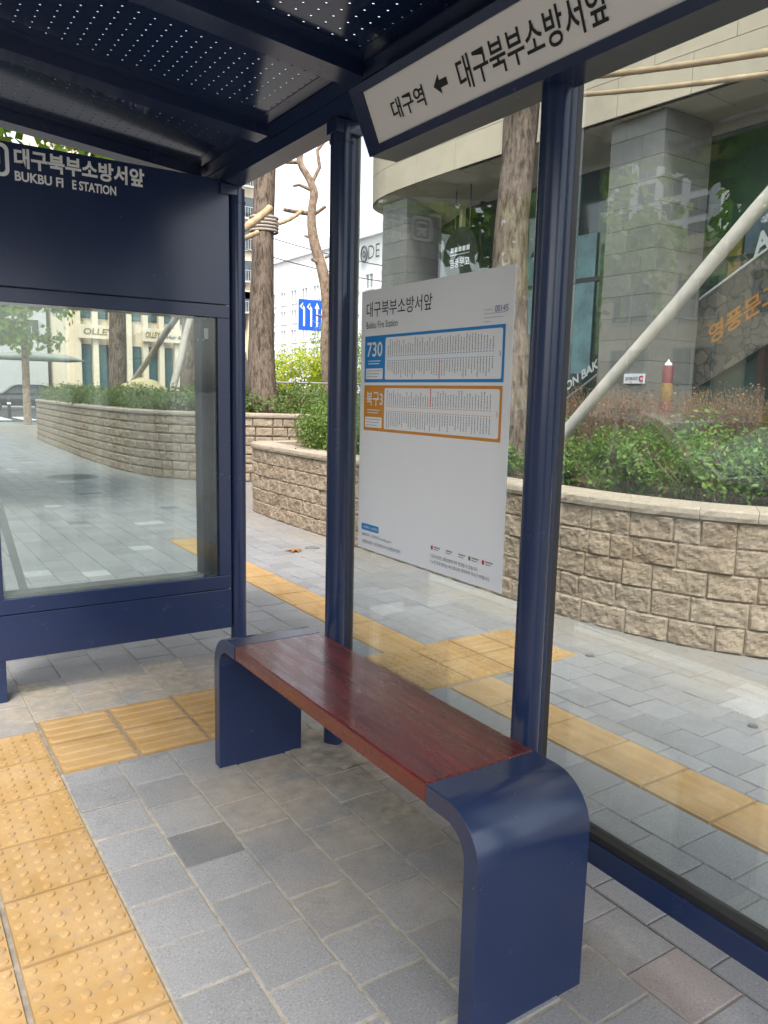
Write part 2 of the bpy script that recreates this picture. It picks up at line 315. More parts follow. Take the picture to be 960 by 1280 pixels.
class MB:
    """collects geometry in world coordinates; build() links it as one mesh object"""
    def __init__(s): s.v = []; s.f = []; s.mi = []; s.sm = []
    def add(s, vs, fs, mi=0, smooth=False):
        o = len(s.v); s.v.extend([tuple(q) for q in vs]); s.f.extend([tuple(i + o for i in f) for f in fs]); s.mi.extend([mi] * len(fs)); s.sm.extend([smooth] * len(fs)); return s
    def box(s, lo, hi, mi=0, bev=0.0, M=None):
        lo = Vector(lo); hi = Vector(hi)
        if bev <= 0:
            vs = [Vector((x, y, z)) for z in (lo.z, hi.z) for y in (lo.y, hi.y) for x in (lo.x, hi.x)]
            fs = [(0, 2, 3, 1), (4, 5, 7, 6), (0, 1, 5, 4), (2, 6, 7, 3), (0, 4, 6, 2), (1, 3, 7, 5)]
        else:
            bm = bmesh.new(); bmesh.ops.create_cube(bm, size=1)
            for v in bm.verts: v.co = Vector(((lo.x + hi.x) / 2 + v.co.x * (hi.x - lo.x), (lo.y + hi.y) / 2 + v.co.y * (hi.y - lo.y), (lo.z + hi.z) / 2 + v.co.z * (hi.z - lo.z)))
            bmesh.ops.bevel(bm, geom=list(bm.edges), offset=bev, segments=2, profile=.5, affect='EDGES')
            bm.verts.index_update(); vs = [v.co.copy() for v in bm.verts]; fs = [[v.index for v in f.verts] for f in bm.faces]; bm.free()
        if M is not None: vs = [M @ v for v in vs]
        return s.add(vs, fs, mi)
    def prism(s, prof, axis, a, b, mi=0, fn=None):
        """profile of 2D points, extruded along axis from a to b ('x': prof=(y,z), 'y': prof=(x,z), 'z': prof=(x,y))"""
        n = len(prof); mk = {'x': lambda p, t: (t, p[0], p[1]), 'y': lambda p, t: (p[0], t, p[1]), 'z': lambda p, t: (p[0], p[1], t)}[axis]
        vs = [Vector(mk(p, a)) for p in prof] + [Vector(mk(p, b)) for p in prof]
        if fn: vs = [fn(v) for v in vs]
        fs = [tuple(range(n))[::-1], tuple(range(n, 2 * n))] + [(i, (i + 1) % n, (i + 1) % n + n, i + n) for i in range(n)]
        return s.add(vs, fs, mi)
    def tube(s, pts, rad, seg=12, mi=0, caps=True, wob=0.0):
        pts = [Vector(p) for p in pts]; n = len(pts)
        rad = rad if isinstance(rad, (list, tuple)) else [rad] * n
        vs = []; ref = None
        for i, p in enumerate(pts):
            d = (pts[min(i + 1, n - 1)] - pts[max(i - 1, 0)]).normalized()
            if ref is None or abs(ref.dot(d)) > .99: ref = Vector((1, 0, 0)) if abs(d.x) < .9 else Vector((0, 1, 0))
            u = (ref - d * ref.dot(d)).normalized(); w = d.cross(u); ref = u
            for k in range(seg):
                a = 2 * PI * k / seg; r = rad[i]
                if wob: r *= 1 + wob * (noise.noise(Vector((math.cos(a) * 1.7, math.sin(a) * 1.7, i * .35))))
                vs.append(p + (u * math.cos(a) + w * math.sin(a)) * r)
        fs = [(i * seg + k, i * seg + (k + 1) % seg, (i + 1) * seg + (k + 1) % seg, (i + 1) * seg + k) for i in range(n - 1) for k in range(seg)]
        s.add(vs, fs, mi, True)
        if caps: s.add([vs[k] for k in range(seg)], [tuple(range(seg))[::-1]], mi); s.add([vs[(n - 1) * seg + k] for k in range(seg)], [tuple(range(seg))], mi)
        return s
    def build(s, name, mat, parent=None, auto=False):
        me = bpy.data.meshes.new(name); off = Vector((0, 0, 0)); p = parent
        root = parent
        while root is not None and root.parent is not None: root = root.parent
        if root is not None: off = WORLD.get(root.name, Vector((0, 0, 0)))
        me.from_pydata([(v[0] - off.x, v[1] - off.y, v[2] - off.z) for v in s.v], [], s.f)
        for m in (mat if isinstance(mat, (list, tuple)) else [mat]): me.materials.append(m)
        me.polygons.foreach_set('material_index', s.mi); me.polygons.foreach_set('use_smooth', s.sm); me.update()
        o = bpy.data.objects.new(name, me); COL.objects.link(o)
        if parent is not None: o.parent = parent
        return o

def copy_tree(o, parent=None):
    c = o.copy(); COL.objects.link(c); c.parent = parent
    for ch in o.children: copy_tree(ch, c)
    return c

def text(body, size, origin, xd, yd, mat, parent, name='lettering', bold=0.0, width=None, align='LEFT', depth=.0006, space=1.0):
    """flat letters, real geometry, standing on the plane spanned by xd (reading direction) and yd (up)"""
    cu = bpy.data.curves.new('t', 'FONT'); cu.body = body; cu.size = 1; cu.offset = bold; cu.extrude = .0; cu.resolution_u = 3; cu.space_character = space
    to = bpy.data.objects.new('t', cu); COL.objects.link(to)
    dg = bpy.context.evaluated_depsgraph_get(); me = bpy.data.meshes.new_from_object(to.evaluated_get(dg), preserve_all_data_layers=False, depsgraph=dg)
    bpy.data.objects.remove(to); bpy.data.curves.remove(cu)
    xs = [v.co.x for v in me.vertices]; ys = [v.co.y for v in me.vertices]
    x0, x1, y0, y1 = min(xs), max(xs), min(ys), max(ys)
    sy = size / (y1 - y0); sx = width / (x1 - x0) if width else sy
    xd = Vector(xd).normalized(); yd = Vector(yd).normalized(); nd = xd.cross(yd); o0 = Vector(origin)
    mb = MB(); vs = [o0 + xd * ((v.co.x - x0) * sx - ((x1 - x0) * sx / 2 if align == 'CENTER' else 0)) + yd * ((v.co.y - y0) * sy) + nd * depth for v in me.vertices]
    mb.add(vs, [tuple(p.vertices) for p in me.polygons]); bpy.data.meshes.remove(me)
    return mb.build(name, mat, parent)

def rnd(a, b): return random.uniform(a, b)

# ================================================================== THE SETTING
g = MB(); g.add([(-600, -600, -.03), (600, -600, -.03), (600, 600, -.03), (-600, 600, -.03)], [(0, 1, 2, 3)]); tag(g.build('ground', MT['ground']), kind='structure')
g = MB(); g.box((-13.0, -120, -.028), (-.98, 34, -.024)); g.box((-120, 34, -.0275), (60, 60, -.0235)); tag(g.build('road', MT['asphalt']), kind='structure')
g = MB()
for k in range(-8, 9): g.box((-7.1, k * 5.0, -.0235), (-6.98, k * 5.0 + 2.5, -.0195))
for k in range(7): g.box((-.2 + k * 1.1, 35.5, -.0195), (.4 + k * 1.1, 39.5, -.0155))
tag(g.build('road_markings', MT['line']), kind='structure')
g = MB()
for k in range(-30, 34): g.box((-1.14, k * 1.0, -.12), (-.985, k * 1.0 + .992, .004), bev=.012)
tag(g.build('kerb', MT['kerb']), kind='structure')
# joint bed under the paving
g = MB(); g.box((-.98, -6, -.03), (9.2, 30, -.0075)); tag(g.build('paving_bed', MT['sand']), kind='structure')
g = MB(); g.box((-.004, -6, -.0074), (1.03, 0, -.0036)); g.box((-.2, .56, -.0074), (1.03, 1.1, -.0036)); tag(g.build('sand_joints', simple('pale_sand', (.29, .26, .21), .95, .1, var=.25, scale=25, bump=.002, bscale=200)), kind='structure')

PITCH = .2055; LEN = .2015
specials = {}
def spec(x, y, m): specials.setdefault((round(math.floor(x / .2055)),), []).append((x, y, m))
SP = [(.324, -.749, 2), (1.165, -1.945, 3), (1.467, 12.0, 1), (1.935, 10.13, 1), (1.283, 7.42, 1), (2.177, 5.67, 1), (1.525, 4.28, 1), (.912, 3.4, 1), (.503, 3.53, 1), (2.139, 8.47, 2), (1.298, 5.99, 2), (2.587, 6.67, 2), (3.226, -.873, 1), (3.05, -.95, 1), (3.3, -1.1, 1)]
def pavers(mb, x0, x1, ya, yb, off, skip):
    k0 = math.floor((ya - off) / LEN); k1 = math.ceil((yb - off) / LEN)
    for k in range(k0, k1):
        y0 = max(off + k * LEN, ya); y1 = min(off + (k + 1) * LEN, yb)
        if y1 - y0 < .02: continue
        xc, yc = (x0 + x1) / 2, (y0 + y1) / 2
        if skip(xc, yc): continue
        mi = 0; r = random.random()
        if yc > 12 and r < .008: mi = 1
        elif yc > 12 and r < .014: mi = 2
        for sx_, sy_, m in SP:
            if x0 <= sx_ < x1 and y0 <= sy_ < y1: mi = m
        g_ = .0028; c_ = .0035
        a, b, c, d = x0 + g_, x1 - g_, y0 + g_, y1 - g_
        dz = [rnd(-.0012, .0012) + 0 for _ in range(2)]; base = rnd(-.0015, .0015)
        if 0 <= xc < 1.1 and -.9 < yc < 1.1: base += rnd(-.003, .003)
        def z(x, y): return base + dz[0] * (x - xc) / .1 + dz[1] * (y - yc) / .1
        lo = [(a, c, -.014), (b, c, -.014), (b, d, -.014), (a, d, -.014)]
        mid = [(a, c, z(a, c) - .0035), (b, c, z(b, c) - .0035), (b, d, z(b, d) - .0035), (a, d, z(a, d) - .0035)]
        top = [(a + c_, c + c_, z(a, c)), (b - c_, c + c_, z(b, c)), (b - c_, d - c_, z(b, d)), (a + c_, d - c_, z(a, d))]
        fs = [(8, 9, 10, 11)] + [(i, (i + 1) % 4, 4 + (i + 1) % 4, 4 + i) for i in range(4)] + [(4 + i, 4 + (i + 1) % 4, 8 + (i + 1) % 4, 8 + i) for i in range(4)]
        mb.add(lo + mid + top, fs, mi)

def in_tactile(x, y):
    if x < 0 and y < .46 and x > -.66: return True
    if 0 <= x < .915 and 0 < y < .56: return True
    if 1.87 < x < 2.18 and y < 4.62: return True
    if 1.74 < x < 2.85 and 0 < y < .6: return True
    return False
pv = MB()
cols = [(k * PITCH, (k + 1) * PITCH) for k in range(-4, 9)] + [(2.18, 2.285)] + [(2.285 + k * PITCH, 2.285 + (k + 1) * PITCH) for k in range(0, 34)]
for i, (a, b) in enumerate(cols):
    off = -.131 if i % 2 == 0 else -.231
    if a >= 1.02: off = -.562 if i % 2 == 0 else -.662
    if b <= .001: segs = [(.47, 26)]; 
    elif b <= .92: segs = [(-5.5, -.003), (.562, 26)]
    elif b <= 1.86: segs = [(-5.5, 26)]
    else: segs = [(-5.5, 26)] if a < 3.7 else [(-5.5, 10.5)]
    if abs(a - 1.7399) < .3 and b < 1.9 and a > 1.6: segs = [(-5.5, -.004), (.604, 26)]; 
    if a > 2.17 and b < 2.9: segs = [(-5.5, -.004), (.604, 26)]
    if i == 12: a, b = 8 * PITCH, 1.87
    for ya, yb in segs: pavers(pv, a, b, ya, yb, off, lambda x, y: (x > 3.75 and (y > -.9 + 0 and y < 5.9 and not y < -.6)) or (x > 3.9 and y > 9))
# the strip column beyond the end of the guide line
pavers(pv, 1.87, 2.18, 4.62, 26, -.1, lambda x, y: False)
pavers(pv, 1.645, 1.74, .003, .6, 0, lambda x, y: False)
for a in (-.9, -.695):
    pavers(pv, a, a + .205, -5.5, .46, 0, lambda x, y: a > -.75)
pavers(pv, .915, 1.027, 0, .56, .1, lambda x, y: False)
tag(pv.build('sidewalk_paving', [MT['pave'], MT['pave_light'], MT['pave_dark'], MT['pave_pink']]), kind='structure')

# tactile paving
ty = MB()
def tile_base(x0, x1, y0, y1):
    g_ = .003; z = .003 + rnd(-.001, .001)
    a, b, c, d = x0 + g_, x1 - g_, y0 + g_, y1 - g_; e = .003
    ty_v = [(a, c, -.012), (b, c, -.012), (b, d, -.012), (a, d, -.012), (a + e, c + e, z), (b - e, c + e, z), (b - e, d - e, z), (a + e, d - e, z)]
    return z, ty_v, [(4, 5, 6, 7)] + [(i, (i + 1) % 4, 4 + (i + 1) % 4, 4 + i) for i in range(4)]
def dots(x0, x1, y0, y1, n=6):
    z, vs, fs = tile_base(x0, x1, y0, y1); vs = [Vector(v) for v in vs]; fs = list(fs)
    sx_ = (x1 - x0) / n; sy_ = (y1 - y0) / n; wear = rnd(.7, 1.0)
    for i in range(n):
        for j in range(n):
            cx, cy = x0 + (i + .5) * sx_, y0 + (j + .5) * sy_; o = len(vs); S_ = 12
            hh = .0068 * wear * rnd(.75, 1.1)
            for (r, h) in ((.0145, 0), (.0130, .72), (.0100, .98)):
                for k in range(S_): vs.append(Vector((cx + r * math.cos(2 * PI * k / S_), cy + r * math.sin(2 * PI * k / S_), z + hh * h)))
            for q in range(2):
                for k in range(S_): fs.append((o + q * S_ + k, o + q * S_ + (k + 1) % S_, o + (q + 1) * S_ + (k + 1) % S_, o + (q + 1) * S_ + k))
            fs.append(tuple(o + 2 * S_ + k for k in range(S_)))
    ty.add(vs, fs)
    return
def bars(x0, x1, y0, y1, along, n=4, h=.005):
    z, vs, fs = tile_base(x0, x1, y0, y1); vs = [Vector(v) for v in vs]; fs = list(fs)
    for i in range(n):
        prof = [(-.0175, 0), (-.012, h * .8), (-.006, h), (.006, h), (.012, h * .8), (.0175, 0)]
        o = len(vs); m = len(prof)
        if along == 'x':
            c = y0 + (i + .5) * (y1 - y0) / n
            for t_, e in ((x0 + .010, 0), (x0 + .018, 1), (x1 - .018, 1), (x1 - .010, 0)):
                for p, q in prof: vs.append(Vector((t_, c + p, z + q * e)))
        else:
            c = x0 + (i + .5) * (x1 - x0) / n
            for t_, e in ((y0 + .010, 0), (y0 + .018, 1), (y1 - .018, 1), (y1 - .010, 0)):
                for p, q in prof: vs.append(Vector((c + p, t_, z + q * e)))
        for r in range(3):
            for k in range(m - 1):
                f = (o + r * m + k, o + r * m + k + 1, o + (r + 1) * m + k + 1, o + (r + 1) * m + k)
                fs.append(f if along != 'x' else f[::-1])
    ty.add(vs, fs)
T = .3025
y_top = .46
k = 0
ys = [y_top - .165]
for x0 in (-.3 - .004, -.61):
    off = .132 if x0 > -.4 else .11
    dots(x0, x0 + .3, -off + T - 0.0, min(.46, -off + 2 * T), 6)
    for k in range(-1, 10): dots(x0, x0 + .3, -off - (k + 1) * T + 0.0, -off - k * T)
for i in range(3):
    bars(i * .303 + .004, i * .303 + .302, .002, .278, 'x', 4)
    bars(i * .303 + .004, i * .303 + .302, .281, .556, 'x', 4)
y = -.93 - 8 * .3005
while y < 4.4:
    if not (-.05 < y + .15 < .6): bars(1.875, 2.176, y, y + .3005, 'y', 4, .004)
    y += .3005
for x0 in (1.745, 2.047):
    for y0 in (.0, .301): dots(x0, x0 + .301, y0, y0 + .300)
for y0 in (.0, .301):
    bars(2.349, 2.60, y0, y0 + .3, 'x', 4, .004); dots(2.602, 2.848, y0, y0 + .3, 5)
tag(ty.build('tactile_paving', MT['yellow']), kind='structure')

# broken mortar round the middle post foot
mm = MB(); N = 26
vs = []; 
for i in range(N + 1):
    for j in range(N + 1):
        x = .84 + .42 * i / N; y = -.52 + .44 * j / N
        r = math.hypot((x - 1.02) / .22, (y + .33) / .21) + .35 * noise.noise(Vector((x * 9, y * 9, 1.3)))
        z = .012 * max(0, min(1, (1.0 - r) * 2.2)) - .004 + .007 * noise.noise(Vector((x * 26, y * 26, 3)))*(1 if r < 1 else .2)
        if r > 1.0: z = -.02
        vs.append((x, y, z))
mm.add(vs, [(i * (N + 1) + j, (i + 1) * (N + 1) + j, (i + 1) * (N + 1) + j + 1, i * (N + 1) + j + 1) for i in range(N) for j in range(N)], 0, True)
tag(mm.build('mortar_patch', simple('mortar', (.30, .27, .225), .95, .1, var=.3, scale=16, bump=.004, bscale=90)), kind='structure')

# manhole cover, valve covers, dead leaf
def disc_cover(name, x, y, r, label, cat):
    m = MB(); seg = 40
    m.tube([(x, y, -.01), (x, y, .006)], r, seg)
    m.tube([(x, y, .006), (x, y, .009)], r * .9, seg)
    if r > .2:
        for i in range(-6, 7):
            hw = math.sqrt(max(0, (r * .82) ** 2 - (i * r * .125) ** 2))
            if hw > .03: m.box((x - hw, y + i * r * .125 - .008, .0085), (x + hw, y + i * r * .125 + .008, .0125))
    o = m.build(name, MT['iron']); tag(o, label, cat)
disc_cover('manhole_cover', 2.26, 10.75, .42, 'large round iron manhole cover in the pavement behind the display case', 'manhole cover')
disc_cover('valve_cover', 2.97, 3.54, .07, 'small dark valve cover in the paving left of the middle post', 'valve cover')
disc_cover('valve_cover', 2.80, -1.12, .022, 'tiny round metal stud in the paving at the right edge', 'valve cover')
disc_cover('valve_cover', 2.90, -.04, .025, 'tiny round metal stud near the foot of the curved planter wall', 'valve cover')
m = MB(); cx, cy = 2.736, 3.442
vs = [(cx, cy, .012)]
for k in range(20):
    a = 2 * PI * k / 20; r = .07 * (1 + .5 * math.cos(5 * a)) * (.8 + .3 * math.sin(a)); vs.append((cx + r * math.cos(a), cy + r * math.sin(a), .008 + .018 * abs(math.sin(2.5 * a))))
m.add(vs, [(0, 1 + k, 1 + (k + 1) % 20) for k in range(20)]); tag(m.build('fallen_leaf', MT['leaf_dead']), 'curled brown dead leaf lying on the pavement beyond the yellow strip', 'leaf')

# ================================================================== PLANTER WALLS
def resample(path, step):
    pts = [Vector(p) for p in path]; out = [pts[0]]; acc = 0
    L = [0]
    for a, b in zip(pts, pts[1:]): L.append(L[-1] + (b - a).length)
    n = int(L[-1] / step); res = []
    for i in range(n + 1):
        d = L[-1] * i / n; k = 0
        while k < len(L) - 2 and L[k + 1] < d: k += 1
        t = (d - L[k]) / max(1e-9, L[k + 1] - L[k]); res.append(pts[k].lerp(pts[k + 1], t))
    return res, L[-1]
def smooth_path(path, it=3):
    p = [Vector(q) for q in path]
    for _ in range(it):
        q = [p[0]]
        for a, b in zip(p, p[1:]): q += [a.lerp(b, .25), a.lerp(b, .75)]
        q.append(p[-1]); p = q
    return p
class Path:
    def __init__(s, pts): 
        s.p = [Vector(q) for q in pts]; s.L = [0]
        for a, b in zip(s.p, s.p[1:]): s.L.append(s.L[-1] + (b - a).length)
    def at(s, d, off=0.0):
        k = 0
        while k < len(s.L) - 2 and s.L[k + 1] < d: k += 1
        t = (d - s.L[k]) / max(1e-9, s.L[k + 1] - s.L[k]); q = s.p[k].lerp(s.p[k + 1], t)
        def nrm(j):
            j = max(0, min(len(s.p) - 2, j)); e = (s.p[j + 1] - s.p[j]).normalized(); return Vector((e.y, -e.x))
        nn = (nrm(k).lerp(nrm(k - 1 if t < .5 else k + 1), abs(t - .5))).normalized()
        return q + nn * off
def planter_wall(name, path, courses, ch, label, soil_poly, seed, fine=1.0, gap=.0015):
    """path runs so that its left-hand normal (e.y,-e.x)... is the outer face"""
    random.seed(seed); P = Path(path); root = empty(name, (P.p[0].x, P.p[0].y, 0), label, 'planter wall')
    b = MB(); LT = P.L[-1]
    for c in range(courses):
        d = -rnd(0, .3)
        while d < LT:
            w = random.choice([.16, .20, .28, .33, .33, .24]) ; d0, d1 = max(0, d), min(LT, d + w); d += w
            if d1 - d0 < .05: continue
            nx = max(4, int((d1 - d0) / .012 * fine * fine)); nz = max(4, int(13 * fine * fine)); z0, z1 = c * ch + gap, (c + 1) * ch - gap
            sd_ = rnd(0, 100); tilt = rnd(-.006, .006); tz = rnd(-.006, .006); vs = []; fs = []
            d0 += gap; d1 -= gap
            for i in range(nx + 1):
                for j in range(nz + 1):
                    u, v = i / nx, j / nz; dd = d0 + (d1 - d0) * u; z = z0 + (z1 - z0) * v
                    e = min(u * (d1 - d0), (1 - u) * (d1 - d0), v * ch, (1 - v) * ch); e = min(1, e / .006)
                    o = -.006 + .010 * e + (.012 * noise.noise(Vector((dd * 10, z * 12, sd_))) + .008 * noise.noise(Vector((dd * 27, z * 30, sd_))) + .005 * noise.noise(Vector((dd * 60, z * 64, sd_))) + tilt * (u - .5) * 2 + tz * (v - .5) * 2) * e
                    q = P.at(dd, o); vs.append((q.x, q.y, z))
            W_ = nz + 1
            for i in range(nx):
                for j in range(nz): fs.append((i * W_ + j, (i + 1) * W_ + j, (i + 1) * W_ + j + 1, i * W_ + j + 1))
            # side/top returns
            base = len(vs); ring = [i * W_ for i in range(nx + 1)] + [nx * W_ + j for j in range(1, nz + 1)] + [i * W_ + nz for i in range(nx - 1, -1, -1)] + [j for j in range(nz - 1, 0, -1)]
            for r_ in ring:
                i, j = divmod(r_, W_); dd = d0 + (d1 - d0) * i / nx; q = P.at(dd, -.10); vs.append((q.x, q.y, vs[r_][2]))
            n_ = len(ring)
            for a in range(n_): fs.append((ring[(a + 1) % n_], ring[a], base + a, base + (a + 1) % n_))
            b.add(vs, fs, 0, False)
    b.build('blocks', MT['block'], root)
    # mortar-dark core
    k = MB(); n = int(LT / .15); H = courses * ch
    vs = []; 
    for i in range(n + 1):
        o = P.at(LT * i / n, -.05); q = P.at(LT * i / n, -.28); vs += [(o.x, o.y, 0), (o.x, o.y, H + .002), (q.x, q.y, H + .002), (q.x, q.y, 0)]
    fs = [(i * 4 + a, (i + 1) * 4 + a, (i + 1) * 4 + (a + 1) % 4, i * 4 + (a + 1) % 4) for i in range(n) for a in range(4)] + [(0, 1, 2, 3), (n * 4 + 3, n * 4 + 2, n * 4 + 1, n * 4)]
    k.add(vs, fs); k.build('core', MT['mortar'], root)
    cp = MB(); d = 0
    while d < LT - .02:
        w = min(rnd(.28, .42), LT - d); d0, d1 = d + .0015, d + w - .0015; d += w; m_ = 6; sd_ = rnd(0, 99); vs = []
        for i in range(m_ + 1):
            dd = d0 + (d1 - d0) * i / m_; nz1 = noise.noise(Vector((dd * 20, 0, sd_))) * .006; nz2 = noise.noise(Vector((dd * 20, 9, sd_))) * .006
            for o, z in ((.018 + nz1, H + .004), (.026 + nz2, H + .03), (.024 + nz1, H + .06), (.014, H + .072), (-.27, H + .074), (-.27, H + .004)):
                q = P.at(dd, o); vs.append((q.x, q.y, z))
        fs = [(i * 6 + a, (i + 1) * 6 + a, (i + 1) * 6 + (a + 1) % 6, i * 6 + (a + 1) % 6) for i in range(m_) for a in range(6)] + [(5, 4, 3, 2, 1, 0), tuple(m_ * 6 + a for a in range(6))]
        cp.add(vs, fs)
    cp.build('cap', MT['cap'], root)
    s = MB(); hs_ = H - .0
    s.add([(x, y, hs_ + .03) for x, y in soil_poly], [tuple(range(len(soil_poly)))]); so = s.build('soil', MT['soil'], root)
    return root
pathA = smooth_path([(5.6, 6.3), (4.6, 6.25), (3.75, 6.2), (3.47, 6.12), (3.40, 5.9), (3.365, 5.2), (3.375, 4.0), (3.365, 2.4), (3.365, .77), (3.40, .31), (3.52, -.14), (3.65, -.43), (3.95, -.80), (4.5, -1.3), (5.4, -1.75), (6.4, -1.9)], 2)
# outer side must be toward -X when running toward -Y: normal (e.y,-e.x) of e=(0,-1) is (-1,0)
planter_wall('planter_wall', [(p.x, p.y) for p in pathA], 5, .158, 'curved tan split-face block planter wall in front of the stone clad building', [(3.5, 6.0), (6.6, 6.0), (6.6, -1.75), (5.4, -1.65), (4.5, -1.2), (3.95, -.7), (3.7, -.4), (3.5, .31), (3.48, .8)], 3, 1.0)
pathB = smooth_path([(3.9, 22.3), (3.45, 21.6), (3.38, 19.7), (3.28, 16.7), (3.21, 13.9), (3.25, 11.6), (3.42, 10.4), (3.75, 9.7), (4.2, 9.3), (4.6, 8.95), (5.4, 8.5), (6.4, 8.2)], 2)
planter_wall('planter_wall', [(p.x, p.y) for p in pathB], 7, .1515, 'taller rounded block planter wall seen behind the glass display case', [(3.9, 22.0), (3.6, 21.4), (3.5, 19), (3.4, 16), (3.33, 13.9), (3.4, 11.6), (3.6, 10.5), (3.9, 9.9), (4.3, 9.5), (4.8, 9.1), (5.5, 8.7), (6.6, 8.4), (9, 9), (9, 22)], 5, .7, .007)
random.seed(21)

# ================================================================== BUILDINGS
def facade_building(name, lo, hi, mat, label, faces, fmat='greyw', pmat='winglass'):
    """box building; faces = list of (axis, value, u0, u1, nu, z0, z1, nz, fw, fh) window grids"""
    root = empty(name, ((lo[0] + hi[0]) / 2, (lo[1] + hi[1]) / 2, 0), label, 'building')
    w = MB(); w.box(lo, hi); w.box((lo[0] - .2, lo[1] - .2, hi[2]), (hi[0] + .2, hi[1] + .2, hi[2] + .5)); w.build('wall', mat, root)
    for (ax, val, u0, u1, nu, z0, z1, nz, fw, fh) in faces:
        sgn = -1
        for i in range(nu):
            for j in range(nz):
                u = u0 + (i + .5) * (u1 - u0) / nu; z = z0 + (j + .5) * (z1 - z0) / nz; a, b_ = u - fw / 2, u + fw / 2; c, d = z - fh / 2, z + fh / 2
                fr = MB(); pn = MB(); s_ = 1 if val > (lo[0] + hi[0] if ax == 'x' else lo[1] + hi[1]) / 2 else -1
                for (p0, p1, q0, q1) in ((a - .06, b_ + .06, c - .1, c), (a - .06, b_ + .06, d, d + .06), (a - .06, a, c, d), (b_, b_ + .06, c, d), ((a + b_) / 2 - .025, (a + b_) / 2 + .025, c, d)):
                    v0, v1 = sorted((val, val + s_ * .09))
                    if ax == 'x': fr.box((v0, p0, q0), (v1, p1, q1))
                    else: fr.box((p0, v0, q0), (p1, v1, q1))
                v0, v1 = sorted((val, val + s_ * .03))
                if ax == 'x': pn.box((v0, a, c), (v1, b_, d))
                else: pn.box((a, v0, c), (b_, v1, d))
                f_ = fr.build('window', MT[fmat], root); pn.build('pane', MT[pmat], f_)
    return root

# -- stone clad bookshop building with curved fascia
bk = empty('office_building', (8.6, 5, 0), 'beige stone clad building with wide curved fascia over grey granite columns', 'building')
fas = smooth_path(list(reversed([(8.75, -6), (8.35, -1.5), (7.95, 2.4), (7.72, 5.2), (7.60, 7.6), (7.58, 9.3), (7.72, 10.2), (8.2, 10.9), (9.4, 11.3), (12, 11.4)])), 2)
PF = Path([(p.x, p.y) for p in fas]); LF = PF.L[-1]
def fascia_strip(z0, z1, off, seam, mb, step=1.05, start=0.0):
    d = start - step
    while d < LF:
        d0, d1 = max(0, d), min(LF, d + step); d += step
        if d1 - d0 < .1: continue
        d0 += seam; d1 -= seam; m_ = 5; vs = []
        for i in range(m_ + 1):
            dd = d0 + (d1 - d0) * i / m_
            a = PF.at(dd, -off); b_ = PF.at(dd, -off - .1)
            vs += [(a.x, a.y, z0), (a.x, a.y, z1), (b_.x, b_.y, z1), (b_.x, b_.y, z0)]
        fs = [(i * 4 + a, i * 4 + (a + 1) % 4, (i + 1) * 4 + (a + 1) % 4, (i + 1) * 4 + a) for i in range(m_) for a in range(4)] + [(3, 2, 1, 0), (m_ * 4, m_ * 4 + 1, m_ * 4 + 2, m_ * 4 + 3)]
        mb.add(vs, fs)
fm = MB()
for i in range(9): fascia_strip(5.10 + i * .47, 5.10 + (i + 1) * .47 - .008, 0, .004, fm, 1.05, (i % 2) * .52)
fm.build('fascia', MT['beige'], bk)
cm = MB(); vs = []
nn = 60
for i in range(nn + 1):
    a = PF.at(LF * i / nn, -.03); b_ = PF.at(LF * i / nn, -.25); vs += [(a.x, a.y, 5.11), (a.x, a.y, 9.6), (b_.x, b_.y, 9.6), (b_.x, b_.y, 5.11)]
cm.add(vs, [(i * 4 + a, i * 4 + (a + 1) % 4, (i + 1) * 4 + (a + 1) % 4, (i + 1) * 4 + a) for i in range(nn) for a in range(4)]); cm.build('fascia_backing', MT['joint'], bk)
sf = MB()
for i in range(34):
    for j in range(4):
        d0, d1 = LF * i / 34 + .006, LF * (i + 1) / 34 - .006
        if j == 0: o0, o1 = .03, .62
        else: o0, o1 = .62 + (j - 1) * .6 + .008, .62 + j * .6
        q = []
        for dd, o in ((d0, o0), (d1, o0), (d1, o1), (d0, o1)):
            a = PF.at(dd, -o); drop = 0.0
            if dd < LF * .34: drop = .42 * min(1, o / 1.2) * min(1, (.34 - dd / LF) / .08)
            q.append((a.x, a.y, 5.10 - drop))
        if j < 2 or i > 12: sf.add(q, [(0, 1, 2, 3)])
sf.build('soffit', MT['soffit'], bk)
up = MB(); up.box((8.9, -6, 5.2), (22, 11.0, 22)); up.build('upper_wall', MT['beige'], bk)
def column(x0, x1, y0, y1, z1):
    m = MB(); ch = .285; z = .0; i = 0
    while z < z1 - .01:
        h = min(ch, z1 - z); g_ = .004
        if i % 2 == 0:
            xm = (x0 + x1) / 2 + rnd(-.1, .15); ym = (y0 + y1) / 2 + rnd(-.12, .12); m.box((x0, y0, z + g_), (xm - g_ / 2, ym - g_ / 2, z + h), bev=.003); m.box((x0, ym + g_ / 2, z + g_), (xm - g_ / 2, y1, z + h), bev=.003); m.box((xm + g_ / 2, y0, z + g_), (x1, y1, z + h), bev=.003)
        else:
            ym = (y0 + y1) / 2 + rnd(-.2, .2); m.box((x0, y0, z + g_), (x1, ym - g_ / 2, z + h), bev=.004); m.box((x0, ym + g_ / 2, z + g_), (x1, y1, z + h), bev=.004)
        z += h; i += 1
    m.box((x0 + .012, y0 + .012, 0), (x1 - .012, y1 - .012, z1 - .01), 1)
    m.build('column', [MT['granite'], MT['joint']], bk)
column(8.0, 8.95, 3.76, 4.62, 5.09); column(7.82, 8.62, 9.15, 9.95, 5.0); column(8.4, 9.2, -1.4, -.5, 5.09)
